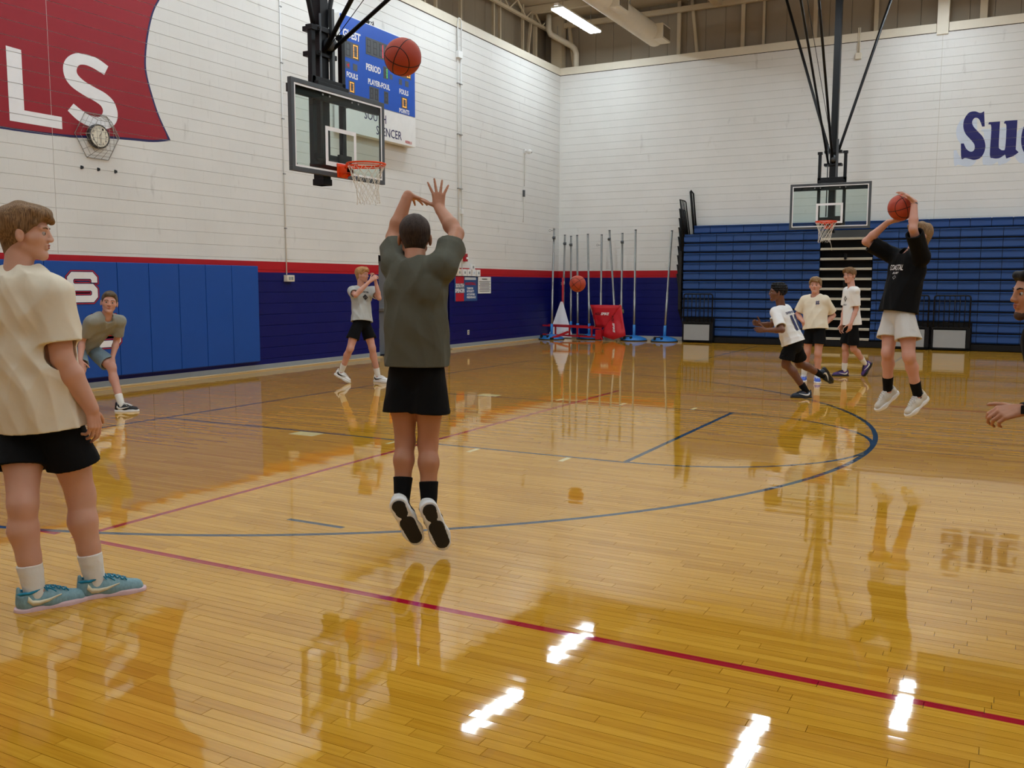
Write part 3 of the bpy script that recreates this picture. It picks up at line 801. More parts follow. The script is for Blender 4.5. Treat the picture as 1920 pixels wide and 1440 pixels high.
t = wallbox('wall_outlet', 'small outlet plate low on the navy wall', 'outlet', 10.68, 0.37, 0.08, 0.12, 0.012, M_CREAM)
MB().box((0.012, -0.015, 0.01), (0.014, 0.015, 0.035)).box((0.012, -0.015, -0.035), (0.014, 0.015, -0.01)).build('socket', M_BLACK, t)
# camera
t = thing('security_camera', 'small white dome camera on the left wall near the corner', 'camera', (XL+0.012, 13.75, 5.24))
MB().box((0, -0.06, -0.06), (0.04, 0.06, 0.06), 0.01).tube([(0.03, 0, 0), (0.12, 0, 0.0)], 0.03, 12).build('mount', M_WHITE, t)
MB().lathe([(0.0, -0.07), (0.05, -0.055), (0.07, -0.01), (0.065, 0.03), (0.03, 0.055)], (0.15, 0, -0.01), 20).build('dome', M_WHITE, t)
MB().lathe([(0.035, 0.0), (0.03, 0.03), (0.0, 0.04)], (0.17, 0.05, -0.02), 16, 'y').build('lens', M_BLACK, t)
MB().tube([(0.02, -0.02, -0.06), (0.02, -0.03, -0.95)], 0.008, 6).build('cable', M_CABLE, t)
t = thing('junction_box', 'small grey box hanging on the cable below the dome camera', 'box', (XL+0.012, 13.68, 4.0))
MB().box((0, -0.03, 0), (0.05, 0.03, 0.18), 0.004).build('case', M_DKGREY, t)
MB().tube([(0.015, 0, 0), (0.015, 0.01, -0.42), (0.015, -0.02, -0.7)], 0.007, 6).build('cable', M_CABLE, t)
# banners
t = thing('school_banner', 'red and blue printed banner reading SOUTH SPENCER on the navy wall', 'banner', (XL+0.014, 0, 0))
MB().box((0, 10.02, 1.16), (0.008, 11.12, 1.77), 0.002).build('sheet', mat('banner_blue', (44, 82, 140), 0.4), t)
MB().box((0.008, 10.07, 1.16), (0.010, 10.46, 1.36)).build('red_patch', M_REDINK, t); MB().box((0.008, 10.07, 1.60), (0.010, 10.46, 1.77)).build('red_patch', M_REDINK, t)
MB().box((0.008, 10.06, 1.36), (0.010, 10.48, 1.60)).build('white_patch', mat('banner_grey', (90, 96, 116), 0.4), t)
def bt(b_, y0, y1, z0, z1, m, bold=0.03, par=t): return text('lettering', b_, (0.011, y0, z0), (0, 1, 0), (0, 0, 1), y1-y0, z1-z0, m, par, bold, 0, 0.001)
bt('SOUTH', 10.07, 10.46, 1.50, 1.595, M_LETTER); bt('SPENCER', 10.04, 10.50, 1.375, 1.47, M_LETTER)
bt('BASKETBALL', 10.53, 11.05, 1.56, 1.63, M_REDINK)
for k, s in enumerate(('TEAMWORK', 'INTEGRITY', 'ACCOUNTABLE', 'PERSEVERANCE')): bt(s, 10.60, 10.92+0.04*k, 1.47-0.075*k-0.02, 1.515-0.075*k-0.01, M_LETTER, 0.03)
MB().box((0.008, 10.50, 1.69), (0.014, 11.05, 1.755), 0.002).build('top_strip', M_PALE, t)
t = thing('notice_sign', 'white notice sheet with black print right of the banner', 'sign', (XL+0.014, 0, 0))
MB().box((0, 11.17, 1.345), (0.006, 11.84, 1.77), 0.002).build('sheet', M_WHITE, t)
text('lettering', 'WARNING', (0.007, 11.36, 1.69), (0, 1, 0), (0, 0, 1), 0.28, 0.045, M_BLACKINK, t, 0.02, 0, 0.001)
ln = MB()
for k in range(8):
    ln.box((0.006, 11.22+0.02*(k % 3), 1.645-0.036*k), (0.0075, 11.80-0.03*(k % 2), 1.658-0.036*k))
ln.build('print_line', M_BLACKINK, t)
# orange folded marker leaning at the door
t = thing('orange_flag', 'tall narrow orange flag on a black stick in front of the grey door', 'flag', (-3.12, 7.10, 0))
MB().tube([(0, 0, 0), (0, -0.02, 1.3)], 0.012, 8).build('stick', M_BLACK, t)
MB().prism([(-0.11, 1.45), (0.02, 1.42), (0.10, 1.0), (0.12, 0.30), (0.02, 0.27), (-0.09, 1.0)], lambda u, v: (0.005, u, v), (0.03, 0, 0)).build('cloth', mat('orange_cloth', (250, 70, 30), 0.6, bump=0.003, bscale=10), t)
# end conduit on back wall near top
t = thing('conduit', 'short cream conduit with a square box hanging high on the back wall', 'conduit', (5.06, YB-0.012, 0))
MB().tube([(-0.02, -0.02, 7.42), (-0.02, -0.02, 8.05), (0.02, -0.02, 8.05), (0.02, -0.02, 7.42)], 0.014, 8).build('tube', M_CREAM, t)
MB().box((-0.07, -0.06, 7.28), (0.07, 0, 7.43), 0.008).build('box', M_CREAM, t)
tag(MB().box((6.985, YB-0.0095, 3.1), (6.995, YB-0.008, 7.7)).build('trim_83', mat('joint_sealant', (196, 192, 182), 0.7)), kind='structure')
tag(MB().box((XL+0.0078, -0.742, 2.0), (XL+0.0122, -0.737, 7.7)).build('trim_84', mat('joint_sealant_left', (208, 204, 198), 0.7)), kind='structure')
# ------------------------------------------------------------------ hoops
def hoop(loc, rz, label, seed, fwd_rods, lean):
    rg = random.Random(seed)
    t = thing('basketball_hoop', label, 'basketball hoop', loc, rz, None)
    # local: x across, y towards the court, z up; glass face at y=0
    W, Z0, Z1 = 0.915, 2.90, 3.97
    MB().box((-W+0.03, -0.014, Z0+0.03), (W-0.03, -0.002, Z1-0.03)).build('backboard_glass', M_GLASS, t)
    f = MB(); q = 0.052
    f.box((-W, -0.05, Z1-q), (W, 0.006, Z1), 0.004).box((-W, -0.05, Z0), (W, 0.006, Z0+q), 0.004).box((-W, -0.05, Z0+q), (-W+q, 0.006, Z1-q), 0.004).box((W-q, -0.05, Z0+q), (W, 0.006, Z1-q), 0.004)
    fr = f.build('backboard_frame', M_DKGREY, t)
    gs = MB()
    for sx in (-1, 1):
        for sz, z in ((1, Z0+q), (-1, Z1-q)):
            x = sx*(W-q)
            gs.prism([(x, z), (x-sx*0.09, z), (x, z+sz*0.09)], lambda u, v: (u, -0.02, v), (0, 0.006, 0))
    gs.build('corner_gusset', M_BLACK, fr)
    wl_ = MB(); e = q+0.002; s_ = 0.022
    wl_.box((-W+e, -0.001, Z1-e-s_), (W-e, 0.001, Z1-e)).box((-W+e, -0.001, Z0+e), (W-e, 0.001, Z0+e+s_)).box((-W+e, -0.001, Z0+e+s_), (-W+e+s_, 0.001, Z1-e-s_)).box((W-e-s_, -0.001, Z0+e+s_), (W-e, 0.001, Z1-e-s_))
    wl_.build('border_line', M_LETTER, t)
    sq = MB(); a, zb, zt, s_ = 0.305, 3.03, 3.50, 0.05
    sq.box((-a, -0.001, zt-s_), (a, 0.001, zt)).box((-a, -0.001, zb), (-a+s_, 0.001, zt-s_)).box((a-s_, -0.001, zb), (a, 0.001, zt-s_)).box((-a+s_, -0.001, zb), (a-s_, 0.001, zb+s_))
    sq.build('target_square', M_LETTER, t)
    # carrying frame behind the glass
    rf = MB()
    for sx in (-0.29, 0.29): rf.box((sx-0.035, -0.235, 2.96), (sx+0.035, -0.17, 4.72), 0.006).box((sx-0.03, -0.17, 3.0), (sx+0.03, -0.052, 3.05)).box((sx-0.03, -0.17, 3.82), (sx+0.03, -0.052, 3.87))
    rf.box((-0.33, -0.235, 2.95), (0.33, -0.17, 3.06)).box((-0.33, -0.235, 4.0), (0.33, -0.17, 4.12), 0.006)
    rf.box((-W+0.03, -0.1, Z1-0.16), (W-0.03, -0.052, Z1-0.06), 0.005).box((-0.30, -0.11, 3.06), (-0.06, -0.07, 3.20))
    for sx in (-0.29, 0.29): rf.box((sx-0.05, -0.25, 4.66), (sx+0.05, -0.15, 4.72))
    rf.build('mounting_frame', M_DKGREY if False else M_BLACK, t)
    bo = MB()
    for x in (-0.35, -0.22, 0.22, 0.35):
        bo.tube([(x, 0.0, Z1-0.11), (x, 0.012, Z1-0.11)], 0.012, 8)
    bo.build('bolt', M_STEEL, t)
    # mast
    ms = MB().bar((0, -0.31, 2.82), (lean*1.0, -0.31, ZC-0.1), 0.15, 0.15)
    ms.box((-0.085, -0.40, 2.82), (0.085, -0.22, 2.9), 0.01)
    mast = ms.build('mast', M_BLACK, t)
    for z in (4.42, 4.72): MB().box((-0.20, -0.42, z-0.03), (0.20, -0.2, z+0.03), 0.008).tube([(0.15, -0.18, z), (0.15, -0.44, z)], 0.016, 8).tube([(-0.15, -0.18, z), (-0.15, -0.44, z)], 0.016, 8).build('clamp_plate', M_BLACK, mast)
    for z in (3.15, 4.02): MB().box((-0.3, -0.24, z-0.03), (0.3, -0.10, z+0.03), 0.006).build('clamp_plate', M_BLACK, mast)
    ac = MB().bar((-0.10, -0.20, 3.9), (-0.10, -0.20, 5.0), 0.05, 0.05).tube([(0.11, -0.21, 3.2), (0.11, -0.21, 4.9)], 0.014, 8)
    ac.build('height_screw', M_DKGREY, mast)
    for sx in (-1, 1):
        MB().tube([(sx*0.11, -0.31, 4.75), (sx*0.14, -0.31, 4.85), (sx*(0.14+(ZC-4.85)*0.30), -0.31, ZC-0.1)], 0.033, 10).build('side_brace', M_BLACK, t)
    for (x0, dz, dy, r_, off) in fwd_rods:
        L_ = (ZC-0.1-4.45)
        MB().tube([(x0, -0.2, 4.45), (x0+off, -0.2+dy*L_, 4.45+L_)], r_, 8).build('forward_brace', M_BLACK if r_ > 0.02 else M_RUBBER, t)
    MB().lathe([(0.0, -0.05), (0.07, -0.05), (0.09, 0.0), (0.07, 0.05), (0.0, 0.05)], (-0.02, -0.16, 4.55), 16, 'x').build('pulley', M_DKGREY, t)
    # ceiling anchor beam
    MB().box((-1.7, -0.4, ZC-0.16), (1.7, -0.22, ZC-0.02)).build('anchor_beam', M_BLACK, t)
    # rim
    R0, yc, zr = 0.2286, 0.38, 3.05
    rm = MB()
    rm.tube([((R0+0.008)*math.cos(2*math.pi*k/48), yc+(R0+0.008)*math.sin(2*math.pi*k/48), zr) for k in range(48)], 0.0115, 10, closed=True).tube([((R0+0.0)*math.cos(2*math.pi*k/48), yc+(R0+0.0)*math.sin(2*math.pi*k/48), zr-0.026) for k in range(48)], 0.006, 8, closed=True)
    rim = rm.build('rim', M_ORANGE, t)
    br = MB().box((-0.10, 0.002, zr-0.15), (0.10, 0.016, zr+0.02), 0.003).box((-0.07, 0.016, zr-0.10), (0.07, 0.13, zr-0.012), 0.008)
    br.prism([(0.016, zr-0.15), (0.016, zr-0.1), (0.13, zr-0.1), (0.13, zr-0.04)], lambda u, v: (-0.06, u, v), (0.12, 0, 0))
    for s in (-1, 1): br.bar((s*0.06, 0.1, zr-0.03), (s*0.17, 0.22, zr-0.008), 0.016, 0.03)
    br.tube([(0.17*math.cos(a), yc+0.0+(R0+0.0)*math.sin(a)*0.98, zr-0.03) for a in [math.radians(180+18*k) for k in range(11)]], 0.006, 6)
    br.build('rim_bracket', M_ORANGE, rim)
    # net
    nt_ = MB(); n = 12; rows = 6
    def node(i, k):
        ang = 2*math.pi*(k+0.5*(i % 2))/n
        s = i/rows; r_ = 0.225*(1-s)+0.135*s-0.03*math.sin(math.pi*s)
        z = zr-0.02-0.44*s
        jit = 0.012*s
        return Vector((r_*math.cos(ang)+rg.uniform(-jit, jit)+0.02*s, yc+r_*math.sin(ang)+rg.uniform(-jit, jit)+0.05*s*s, z+rg.uniform(-jit, jit)))
    G = [[node(i, k) for k in range(n)] for i in range(rows+1)]
    for i in range(rows):
        for k in range(n):
            a = G[i][k]
            b1 = G[i+1][k]; b2 = G[i+1][(k-1) % n] if i % 2 == 0 else G[i+1][(k+1) % n]
            for b_ in (b1, b2):
                if i == rows-1 and rg.random() < 0.12: continue
                m_ = a.lerp(b_, 0.5)+Vector((rg.uniform(-.004, .004), rg.uniform(-.004, .004), -0.006))
                nt_.tube([a, m_, b_], 0.0034, 5, cap=False)
    for k in range(n):
        a = G[rows][k]; nt_.tube([a, a+Vector((rg.uniform(-.01, .01), rg.uniform(-.01, .01), -0.03))], 0.004, 5)
        p = G[0][k]; nt_.tube([p, Vector((p.x*1.05, yc+(p.y-yc)*1.05, zr-0.005))], 0.0035, 5)
    if seed == 2:
        p = G[rows][6]; nt_.tube([p, p+Vector((-0.03, 0, -0.1)), p+Vector((-0.05, 0, -0.22))], 0.004, 5)
    nt_.build('net', M_NET, rim)
    return t
hoop((1.22, 0, 0), -math.pi/2, 'nearer basketball hoop with glass backboard hanging in front of the scoreboard', 1,
     [(-0.03, 0, 1.76, 0.026, 0.0), (0.06, 0, 0.78, 0.030, 0.0), (0.03, 0, 1.1, 0.005, 0.0)], 0.0)
hoop((4.89, 13.6, 0), math.pi, 'farther basketball hoop with glass backboard hanging in front of the bleachers', 2,
     [(0.0, 0, 0.8, 0.030, 0.0), (0.10, 0, 1.4, 0.026, 0.0), (-0.05, 0, 1.1, 0.006, 0.25)], 0.0)

# ------------------------------------------------------------------ bleachers
BF = 15.40
bl = thing('bleachers', 'closed blue telescopic bleachers with an open black stair aisle along the back wall', 'bleachers', (0, 0, 0))
XB0, XB1 = 0.78, 14.6
RP, RZ0 = 0.254, 0.17
AIS = (4.40, 5.68)
CUT = ((0.84, 1.70), (6.18, 7.99))
MB().box((XB0, BF+0.05, 0.0), (XB1, YB-0.03, 0.16)).build('kickboard', M_BLACK, bl)
kick = MB().box((XB0+0.9, BF-0.02, 0.02), (6.18, BF+0.05, 0.16)).box((7.99, BF-0.02, 0.02), (XB1, BF+0.05, 0.16)).build('kickboard', M_BLACK, bl)
core = MB()
for k in range(11):
    core.box((XB0+0.02, BF+0.075, RZ0+RP*k), (AIS[0], YB-0.03, RZ0+RP*(k+1)-0.004)).box((AIS[1], BF+0.075, RZ0+RP*k), (XB1, YB-0.03, RZ0+RP*(k+1)-0.004))
core.box((XB0+0.2, BF+0.36, RZ0+RP*11), (XB1, YB-0.03, RZ0+RP*12-0.03))
core.build('riser_frame', M_BLACK, bl)
def seat_mesh(w_):
    pr = [(0.075, 0.014), (0.030, 0.014), (0.012, 0.04), (0.020, 0.15), (0.012, 0.185), (-0.004, 0.200), (-0.006, 0.222), (0.010, 0.228), (0.075, 0.230)]
    V = []; F = []; n = len(pr)
    for x in (0.006, w_-0.006):
        V += [(x, y, z) for y, z in pr]
    for i in range(n-1): F.append((i, i+1, n+i+1, n+i))
    F.append(tuple(range(n))[::-1]); F.append(tuple(n+i for i in range(n)))
    me = bpy.data.meshes.new('seat_panel'); me.from_pydata(V, [], F); me.materials.append(M_SEAT); me.update()
    bm = bmesh.new(); bm.from_mesh(me); bmesh.ops.recalc_face_normals(bm, faces=bm.faces[:]); bm.to_mesh(me); bm.free()
    return me
PW = 0.457
smesh = {}
extra = []; cnt = 0
for k in range(12):
    y = BF if k < 11 else BF+0.30
    z = RZ0+RP*k+0.008
    x = XB0+(0.19 if k == 11 else 0.0)-0.0
    while x < XB1-0.05:
        w_ = min(PW, XB1-x)
        parts = [(x, x+w_)]
        if k < 11:
            cuts = [AIS]+(list(CUT) if k < 2 else [])
            for (a, b_) in cuts:
                npz = []
                for (p, q) in parts:
                    if q <= a or p >= b_: npz.append((p, q))
                    else:
                        if p < a: npz.append((p, a))
                        if q > b_: npz.append((b_, q))
                parts = npz
        for (p, q) in parts:
            wd = round(q-p, 3)
            if wd < 0.05: continue
            if wd not in smesh: smesh[wd] = seat_mesh(wd)
            if p < 11.4 and cnt < 300:
                o = bpy.data.objects.new('seat_panel', smesh[wd]); COL.objects.link(o); o.parent = bl; o.location = (p, y, z); cnt += 1
            else: extra.append((wd, p, y, z))
        x += PW
V = []; F = []
for (wd, p, y, z) in extra:
    n = len(V); V += [(v.co.x+p, v.co.y+y, v.co.z+z) for v in smesh[wd].vertices]; F += [[i+n for i in f.vertices] for f in smesh[wd].polygons]
me = bpy.data.meshes.new('far_seat_panels'); me.from_pydata(V, [], F); tag(link('far_seat_panels', me, M_SEAT, bl), kind='stuff')
MB().box((AIS[0], BF+0.02, RZ0+RP*10+0.06), (AIS[1], BF+0.35, RZ0+RP*11)).build('landing_panel', M_DKGREY, bl)
stb = MB().box((AIS[0], BF+0.30, 0.16), (AIS[1], YB-0.03, RZ0+RP*10)).build('aisle_back', M_RUBBER, bl)
for k in range(11):
    z = RZ0+RP*k
    s_ = MB().box((AIS[0]+0.01, BF+0.0, z), (AIS[1]-0.01, BF+0.29, z+0.03)).build('step', M_BLACK, bl)
    for dz in (0.012, 0.045):
        MB().box((AIS[0]+0.012, BF-0.012+dz*0.5, z+dz), (AIS[1]-0.012, BF+0.03+dz*0.5, z+dz+0.024), 0.003).build('tread_edge', M_TREAD, s_)
for z in (RZ0+RP*8+0.02, RZ0+RP*5+0.1, 0.16):
    MB().box((5.0, BF-0.03, z), (5.06, BF+0.06, z+0.15), 0.006).build('rail_socket', M_BLACK, bl)
# stowed end rails: one thing per rail
for k in range(9):
    zt = 3.95-RP*k; x = 0.64-0.006*k
    if k == 0: lab = 'topmost but one of the black end rails stacked at the left end of the bleachers'
    lab = ['upper', 'second', 'third', 'fourth', 'fifth', 'sixth', 'seventh', 'eighth', 'lowest'][k]+' black end rail counted from the top of the stack left of the bleachers'
    t = thing('end_rail', lab, 'railing', (x, BF-0.02, zt-1.05), 0, 'black end rails stowed at the left end of the bleachers')
    sl = 0.16
    fr = MB().tube([(sl, 0.02, 0.0), (0.02, 0.02, 0.97), (0.0, 0.05, 1.0), (0.0, 0.50, 1.0), (0.02, 0.53, 0.97), (sl, 0.53, 0.0)], 0.017, 8)
    fr.build('frame_tube', M_BLACK, t)
    bs = MB()
    for y in (0.12, 0.22, 0.32, 0.42): bs.tube([(sl, y, 0.0), (0.0, y, 1.0)], 0.011, 6)
    bs.tube([(sl, 0.02, 0.02), (sl, 0.53, 0.02)], 0.014, 6)
    bs.build('bar', M_BLACK, t)
t = thing('end_rail', 'tall black end rail standing highest behind the stack of rails', 'railing', (0.80, BF+0.44, 2.9), 0)
MB().tube([(0.14, 0, 0.05), (0.0, 0, 1.25), (0.0, 0.06, 1.28), (0.06, 0.1, 1.2), (0.18, 0.1, 0.05)], 0.022, 8).build('frame_tube', M_BLACK, t)
MB().tube([(0.16, 0.05, 0.05), (0.02, 0.05, 1.25)], 0.012, 6).build('bar', M_BLACK, t)
MB().prism([(BF-0.02, 0.9), (BF+0.55, 0.35), (BF+0.6, 2.95), (BF-0.02, 2.5)], lambda u, v: (0.66, u, v), (0.08, 0, 0)).build('end_closure', M_RUBBER, bl)

def wheel_rail(x0, x1, lab):
    t = thing('guard_rail', lab, 'railing', (x0, BF-0.14, 0), 0)
    w_ = x1-x0; r_ = 0.06
    MB().tube([(0.03, 0, 0.56), (0.03, 0, 1.28), (0.045, 0, 1.315), (0.08, 0, 1.33), (w_-0.08, 0, 1.33), (w_-0.045, 0, 1.315), (w_-0.03, 0, 1.28), (w_-0.03, 0, 0.56)], 0.019, 10).build('frame_tube', M_BLACK, t)
    n = 6
    for k in range(1, n+1):
        xx = 0.03+(w_-0.06)*k/(n+1); MB().tube([(xx, 0, 0.56), (xx, 0, 1.32)], 0.012, 8).build('bar', M_BLACK, t)
    bx = MB().box((0, -0.01, 0.53), (w_, 0.3, 0.575)).box((0, -0.01, 0.02), (0.035, 0.3, 0.53)).box((w_-0.09, -0.01, 0.02), (w_, 0.3, 0.53)).box((0, -0.01, 0.035), (w_, 0.3, 0.06)).build('box_frame', M_BLACK, t)
    MB().box((0.04, 0.0, 0.07), (w_-0.10, 0.012, 0.50), 0.004).build('grey_panel', M_GREYP, t)
    f = MB()
    for x in (0.02, w_-0.05): f.tube([(x, 0.05, 0.0), (x, 0.05, 0.03)], 0.02, 8)
    f.build('foot', M_RUBBER, t)
wheel_rail(0.84, 1.70, 'black guard rail over a grey panel at the left end of the bleachers')
wheel_rail(7.12, 7.97, 'black guard rail over a grey panel right of the jumping player in black')
wheel_rail(6.20, 7.06, 'black guard rail over a grey panel mostly behind the jumping player in black')

# ------------------------------------------------------------------ volleyball posts
def post(x, y, top, lab, base='disc', tilt=0.0, eye=None, col=False, basecol=M_BLUEBASE, z0=0.0, rag=False, low=0.45):
    t = thing('volleyball_post', lab, 'post', (x, y, 0), 0, 'steel volleyball posts leaning at the back wall')
    MB().tube([(0, 0, z0+0.05), (tilt*0.4, 0, (z0+top)*0.45), (tilt*0.4, 0, (z0+top)*0.45+0.001), (tilt, 0.0, top)], [0.034, 0.034, 0.028, 0.028], 14).build('steel_tube', M_STEEL, t)
    MB().tube([(tilt, 0, top), (tilt, 0, top+0.02)], 0.031, 14).build('cap', M_DKGREY, t)
    if low: MB().tube([(0, 0, z0+0.03), (tilt*0.1, 0, z0+low)], 0.042, 14).build('blue_sleeve', M_BLUEBASE, t)
    if base == 'disc':
        MB().lathe([(0.0, 0.0), (0.36, 0.0), (0.37, 0.025), (0.35, 0.06), (0.22, 0.115), (0.07, 0.15), (0.0, 0.15)], (0, 0, 0), 36).build('round_base', basecol, t)
        MB().lathe([(0.345, 0.0), (0.378, 0.0), (0.378, 0.022), (0.345, 0.022)], (0, 0, 0), 36).build('rubber_rim', M_RUBBER, t)
        MB().tube([(-0.17, -0.28, 0.09), (-0.17, -0.34, 0.13), (0.0, -0.36, 0.13), (0.0, -0.29, 0.09)], 0.014, 8).box((-0.2, -0.34, 0.05), (-0.15, -0.26, 0.13), 0.006).box((0.0, -0.34, 0.05), (0.05, -0.26, 0.13), 0.006).build('carry_handle', M_RUBBER, t)
    if eye: MB().tube([(tilt, 0, eye), (tilt-0.09, -0.02, eye)], 0.008, 6).tube([(tilt-0.12+0.03*math.cos(a), -0.02, eye+0.03*math.sin(a)) for a in [k*math.pi/5 for k in range(10)]], 0.006, 6, closed=True).build('eye_hook', M_STEEL, t)
    if col: MB().tube([(tilt, 0, top-0.28), (tilt, 0, top-0.20)], 0.045, 12).tube([(tilt, -0.03, top-0.24), (tilt-0.02, -0.09, top-0.24)], 0.01, 6).build('clamp_collar', M_DKGREY, t)
    if rag: MB().tube([(0.0, -0.03, 1.0), (-0.05, -0.05, 0.97), (0.03, -0.06, 0.92), (-0.06, -0.05, 0.86), (0.05, -0.04, 0.85), (0.08, -0.04, 0.76)], [0.03, 0.045, 0.05, 0.035, 0.04, 0.02], 8).build('rag', M_KHAKI, t)
    return t
post(-2.91, 14.75, 3.15, 'leftmost volleyball post on a blue disc base in front of the triangular target', tilt=0.06, eye=3.12, col=True)
t = post(-2.95, 15.6, 3.02, 'volleyball post directly behind the leftmost one, with a white rope knot', base=None, tilt=0.05, col=True)
MB().tube([(0.02+0.05*math.cos(k), -0.05, 1.62+0.05*math.sin(k*1.7)) for k in range(14)], 0.018, 6).build('rope_knot', M_NET, t)
post(-2.66, 15.55, 2.98, 'volleyball post with a dark sleeve, second group from the left', base=None, tilt=-0.02, col=True, low=0.5)
post(-2.41, 15.5, 3.0, 'volleyball post passing behind the flying orange ball', base=None, tilt=-0.05)
post(-2.02, 15.45, 3.02, 'slim volleyball post between the ball and the red fabric', base='disc', tilt=-0.08)
post(-1.73, 15.6, 3.0, 'volleyball post with a ring hook behind the left edge of the red fabric', base=None, eye=2.72)
post(-1.25, 15.6, 3.12, 'leaning volleyball post behind the middle of the red fabric', base=None, tilt=-0.24, col=True)
post(-1.10, 15.62, 3.03, 'volleyball post with a khaki rag tied on behind the red fabric', base=None, rag=True, col=True)
post(-0.60, 15.35, 3.10, 'straight volleyball post on a blue disc base right of the red fabric')
post(0.30, 15.35, 3.05, 'rightmost volleyball post standing next to the bleachers', tilt=0.16)

# ball rebounder with red fabric
RZ = 15.25
t = thing('spike_trainer', 'red fabric volleyball trainer lettered ACUSPIKE, folded on the floor', 'training net', (0, 0, 0))
A_ = (-1.93, RZ, 1.00); B_ = (-0.93, RZ-0.05, 1.00); C_ = (-1.42, RZ-0.1, 0.36); D_ = (-1.72, RZ-0.02, 0.36); E_ = (-0.72, RZ-0.25, 0.14); F_ = (-1.08, RZ-0.3, 0.03); G_ = (-1.46, RZ-0.2, 0.12)
def cloth(name, pts, faces, m, par):
    bm = bmesh.new(); vs = [bm.verts.new(p) for p in pts]
    for f in faces: bm.faces.new([vs[i] for i in f])
    bmesh.ops.subdivide_edges(bm, edges=bm.edges[:], cuts=5, use_grid_fill=True)
    for v in bm.verts:
        v.co.y += 0.018*math.sin(v.co.x*17+v.co.z*9)+0.01*math.sin(v.co.x*31-v.co.z*23)
    ex = bmesh.ops.solidify(bm, geom=bm.faces[:], thickness=0.006)
    bm.normal_update()
    me = bpy.data.meshes.new(name); bm.to_mesh(me); bm.free()
    me.polygons.foreach_set('use_smooth', [True]*len(me.polygons))
    return link(name, me, m, par)
cloth('top_flap', [A_, B_, C_, D_], [(0, 1, 2, 3)], M_REDCLOTH, t)
cloth('side_flap', [B_, E_, F_, G_, C_], [(0, 1, 2), (0, 2, 3), (0, 3, 4)], M_REDCLOTH, t)
fr = MB().tube([A_, (-1.80, RZ, 0.6), (-1.74, RZ-0.05, 0.40), (-1.84, RZ, 0.28)], 0.012, 6).tube([C_, (-1.5, RZ-0.05, 0.28), (-1.55, RZ, 0.2)], 0.012, 6)
fr.build('bent_rod', M_STEEL, t)
u_ = Vector((1, -0.1, 0.0)).normalized()
text('lettering', 'ACU', (-1.75, RZ-0.055, 0.71), u_, (0, 0, 1), 0.19, 0.075, M_BLACKINK, t, 0.02, 0.3)
text('lettering', 'SPIKE', (-1.55, RZ-0.075, 0.71), u_, (0, 0, 1), 0.27, 0.08, M_LETTER, t, 0.04, 0.3)
dwn = Vector((0.12, -0.10, -1)).normalized(); side = Vector((1, -0.25, 0.1)).normalized()
text('lettering', 'ACU', (-1.17, RZ-0.20, 0.72), dwn, side, 0.20, 0.07, M_BLACKINK, t, 0.02, 0.3)
text('lettering', 'SPIKE', (-1.12, RZ-0.25, 0.50), dwn, side, 0.28, 0.07, M_LETTER, t, 0.04, 0.3)
# red tube frame lying on the floor
t = thing('net_cart', 'long low red steel frame with wheels lying before the posts', 'cart', (0, 0, 0))
y0 = 15.0
fr = MB()
for z in (0.36, 0.10):
    fr.bar((-3.9, y0-0.05, z+0.04), (-1.46, y0+0.05, z-0.02), 0.045)
for x in (-3.9, -3.4, -2.9, -2.45, -2.2, -1.75, -1.48): fr.bar((x, y0, 0.08), (x, y0, 0.37), 0.04)
fr.bar((-3.9, y0-0.05, 0.40), (-3.9, y0+0.35, 0.40), 0.045).bar((-3.9, y0+0.35, 0.40), (-1.7, y0+0.45, 0.36), 0.045).bar((-1.48, y0, 0.1), (-1.35, y0-0.2, 0.03), 0.04)
fr.build('tube_frame', M_RED, t)
MB().bar((-2.75, y0-0.55, 0.05), (-2.45, y0-0.1, 0.22), 0.06).build('tow_arm', M_RED, t)
MB().box((-2.80, y0-0.60, 0.01), (-2.70, y0-0.50, 0.07), 0.01).build('end_plug', M_RUBBER, t)
MB().box((-1.62, y0-0.06, 0.02), (-1.44, y0+0.1, 0.30), 0.01).build('end_box', M_RED, t)
for (x, y) in ((-4.0+0.75, y0-0.35), (-3.75+0.75, y0-0.2)):
    MB().lathe([(0.0, -0.02), (0.06, -0.02), (0.065, 0), (0.06, 0.02), (0.0, 0.02)], (x-0.6, y+0.35, 0.07), 20, 'y').build('wheel', M_BLUEBASE, t)
MB().tube([(-3.85, y0-0.1, 0.3), (-3.7, y0-0.12, 0.25), (-3.8, y0-0.15, 0.16), (-3.65, y0-0.15, 0.06)], 0.012, 6).tube([(-3.55, y0-0.1, 0.2), (-3.45, y0-0.12, 0.12), (-3.6, y0-0.15, 0.05)], 0.012, 6).build('bent_rod', M_STEEL, t)
# red triangular fabric, white glare painted into its colour; red post behind
t = thing('triangle_target', 'tall red triangular target with white glare painted over it beside the leftmost post', 'target', (-2.93, 15.35, 0))
trm = bpy.data.materials.new('red_vinyl_painted_glare'); trm.use_nodes = True
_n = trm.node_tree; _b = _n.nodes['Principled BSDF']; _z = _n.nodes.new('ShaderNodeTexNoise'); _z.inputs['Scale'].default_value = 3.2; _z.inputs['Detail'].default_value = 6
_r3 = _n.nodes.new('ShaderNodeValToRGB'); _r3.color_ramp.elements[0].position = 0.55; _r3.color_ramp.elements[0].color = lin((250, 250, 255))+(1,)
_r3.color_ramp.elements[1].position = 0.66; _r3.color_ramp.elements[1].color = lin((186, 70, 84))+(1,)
_t = _n.nodes.new('ShaderNodeTexCoord'); _n.links.new(_t.outputs['Object'], _z.inputs[0]); _n.links.new(_z.outputs[0], _r3.inputs[0]); _n.links.new(_r3.outputs[0], _b.inputs['Base Color']); _b.inputs['Roughness'].default_value = 0.25
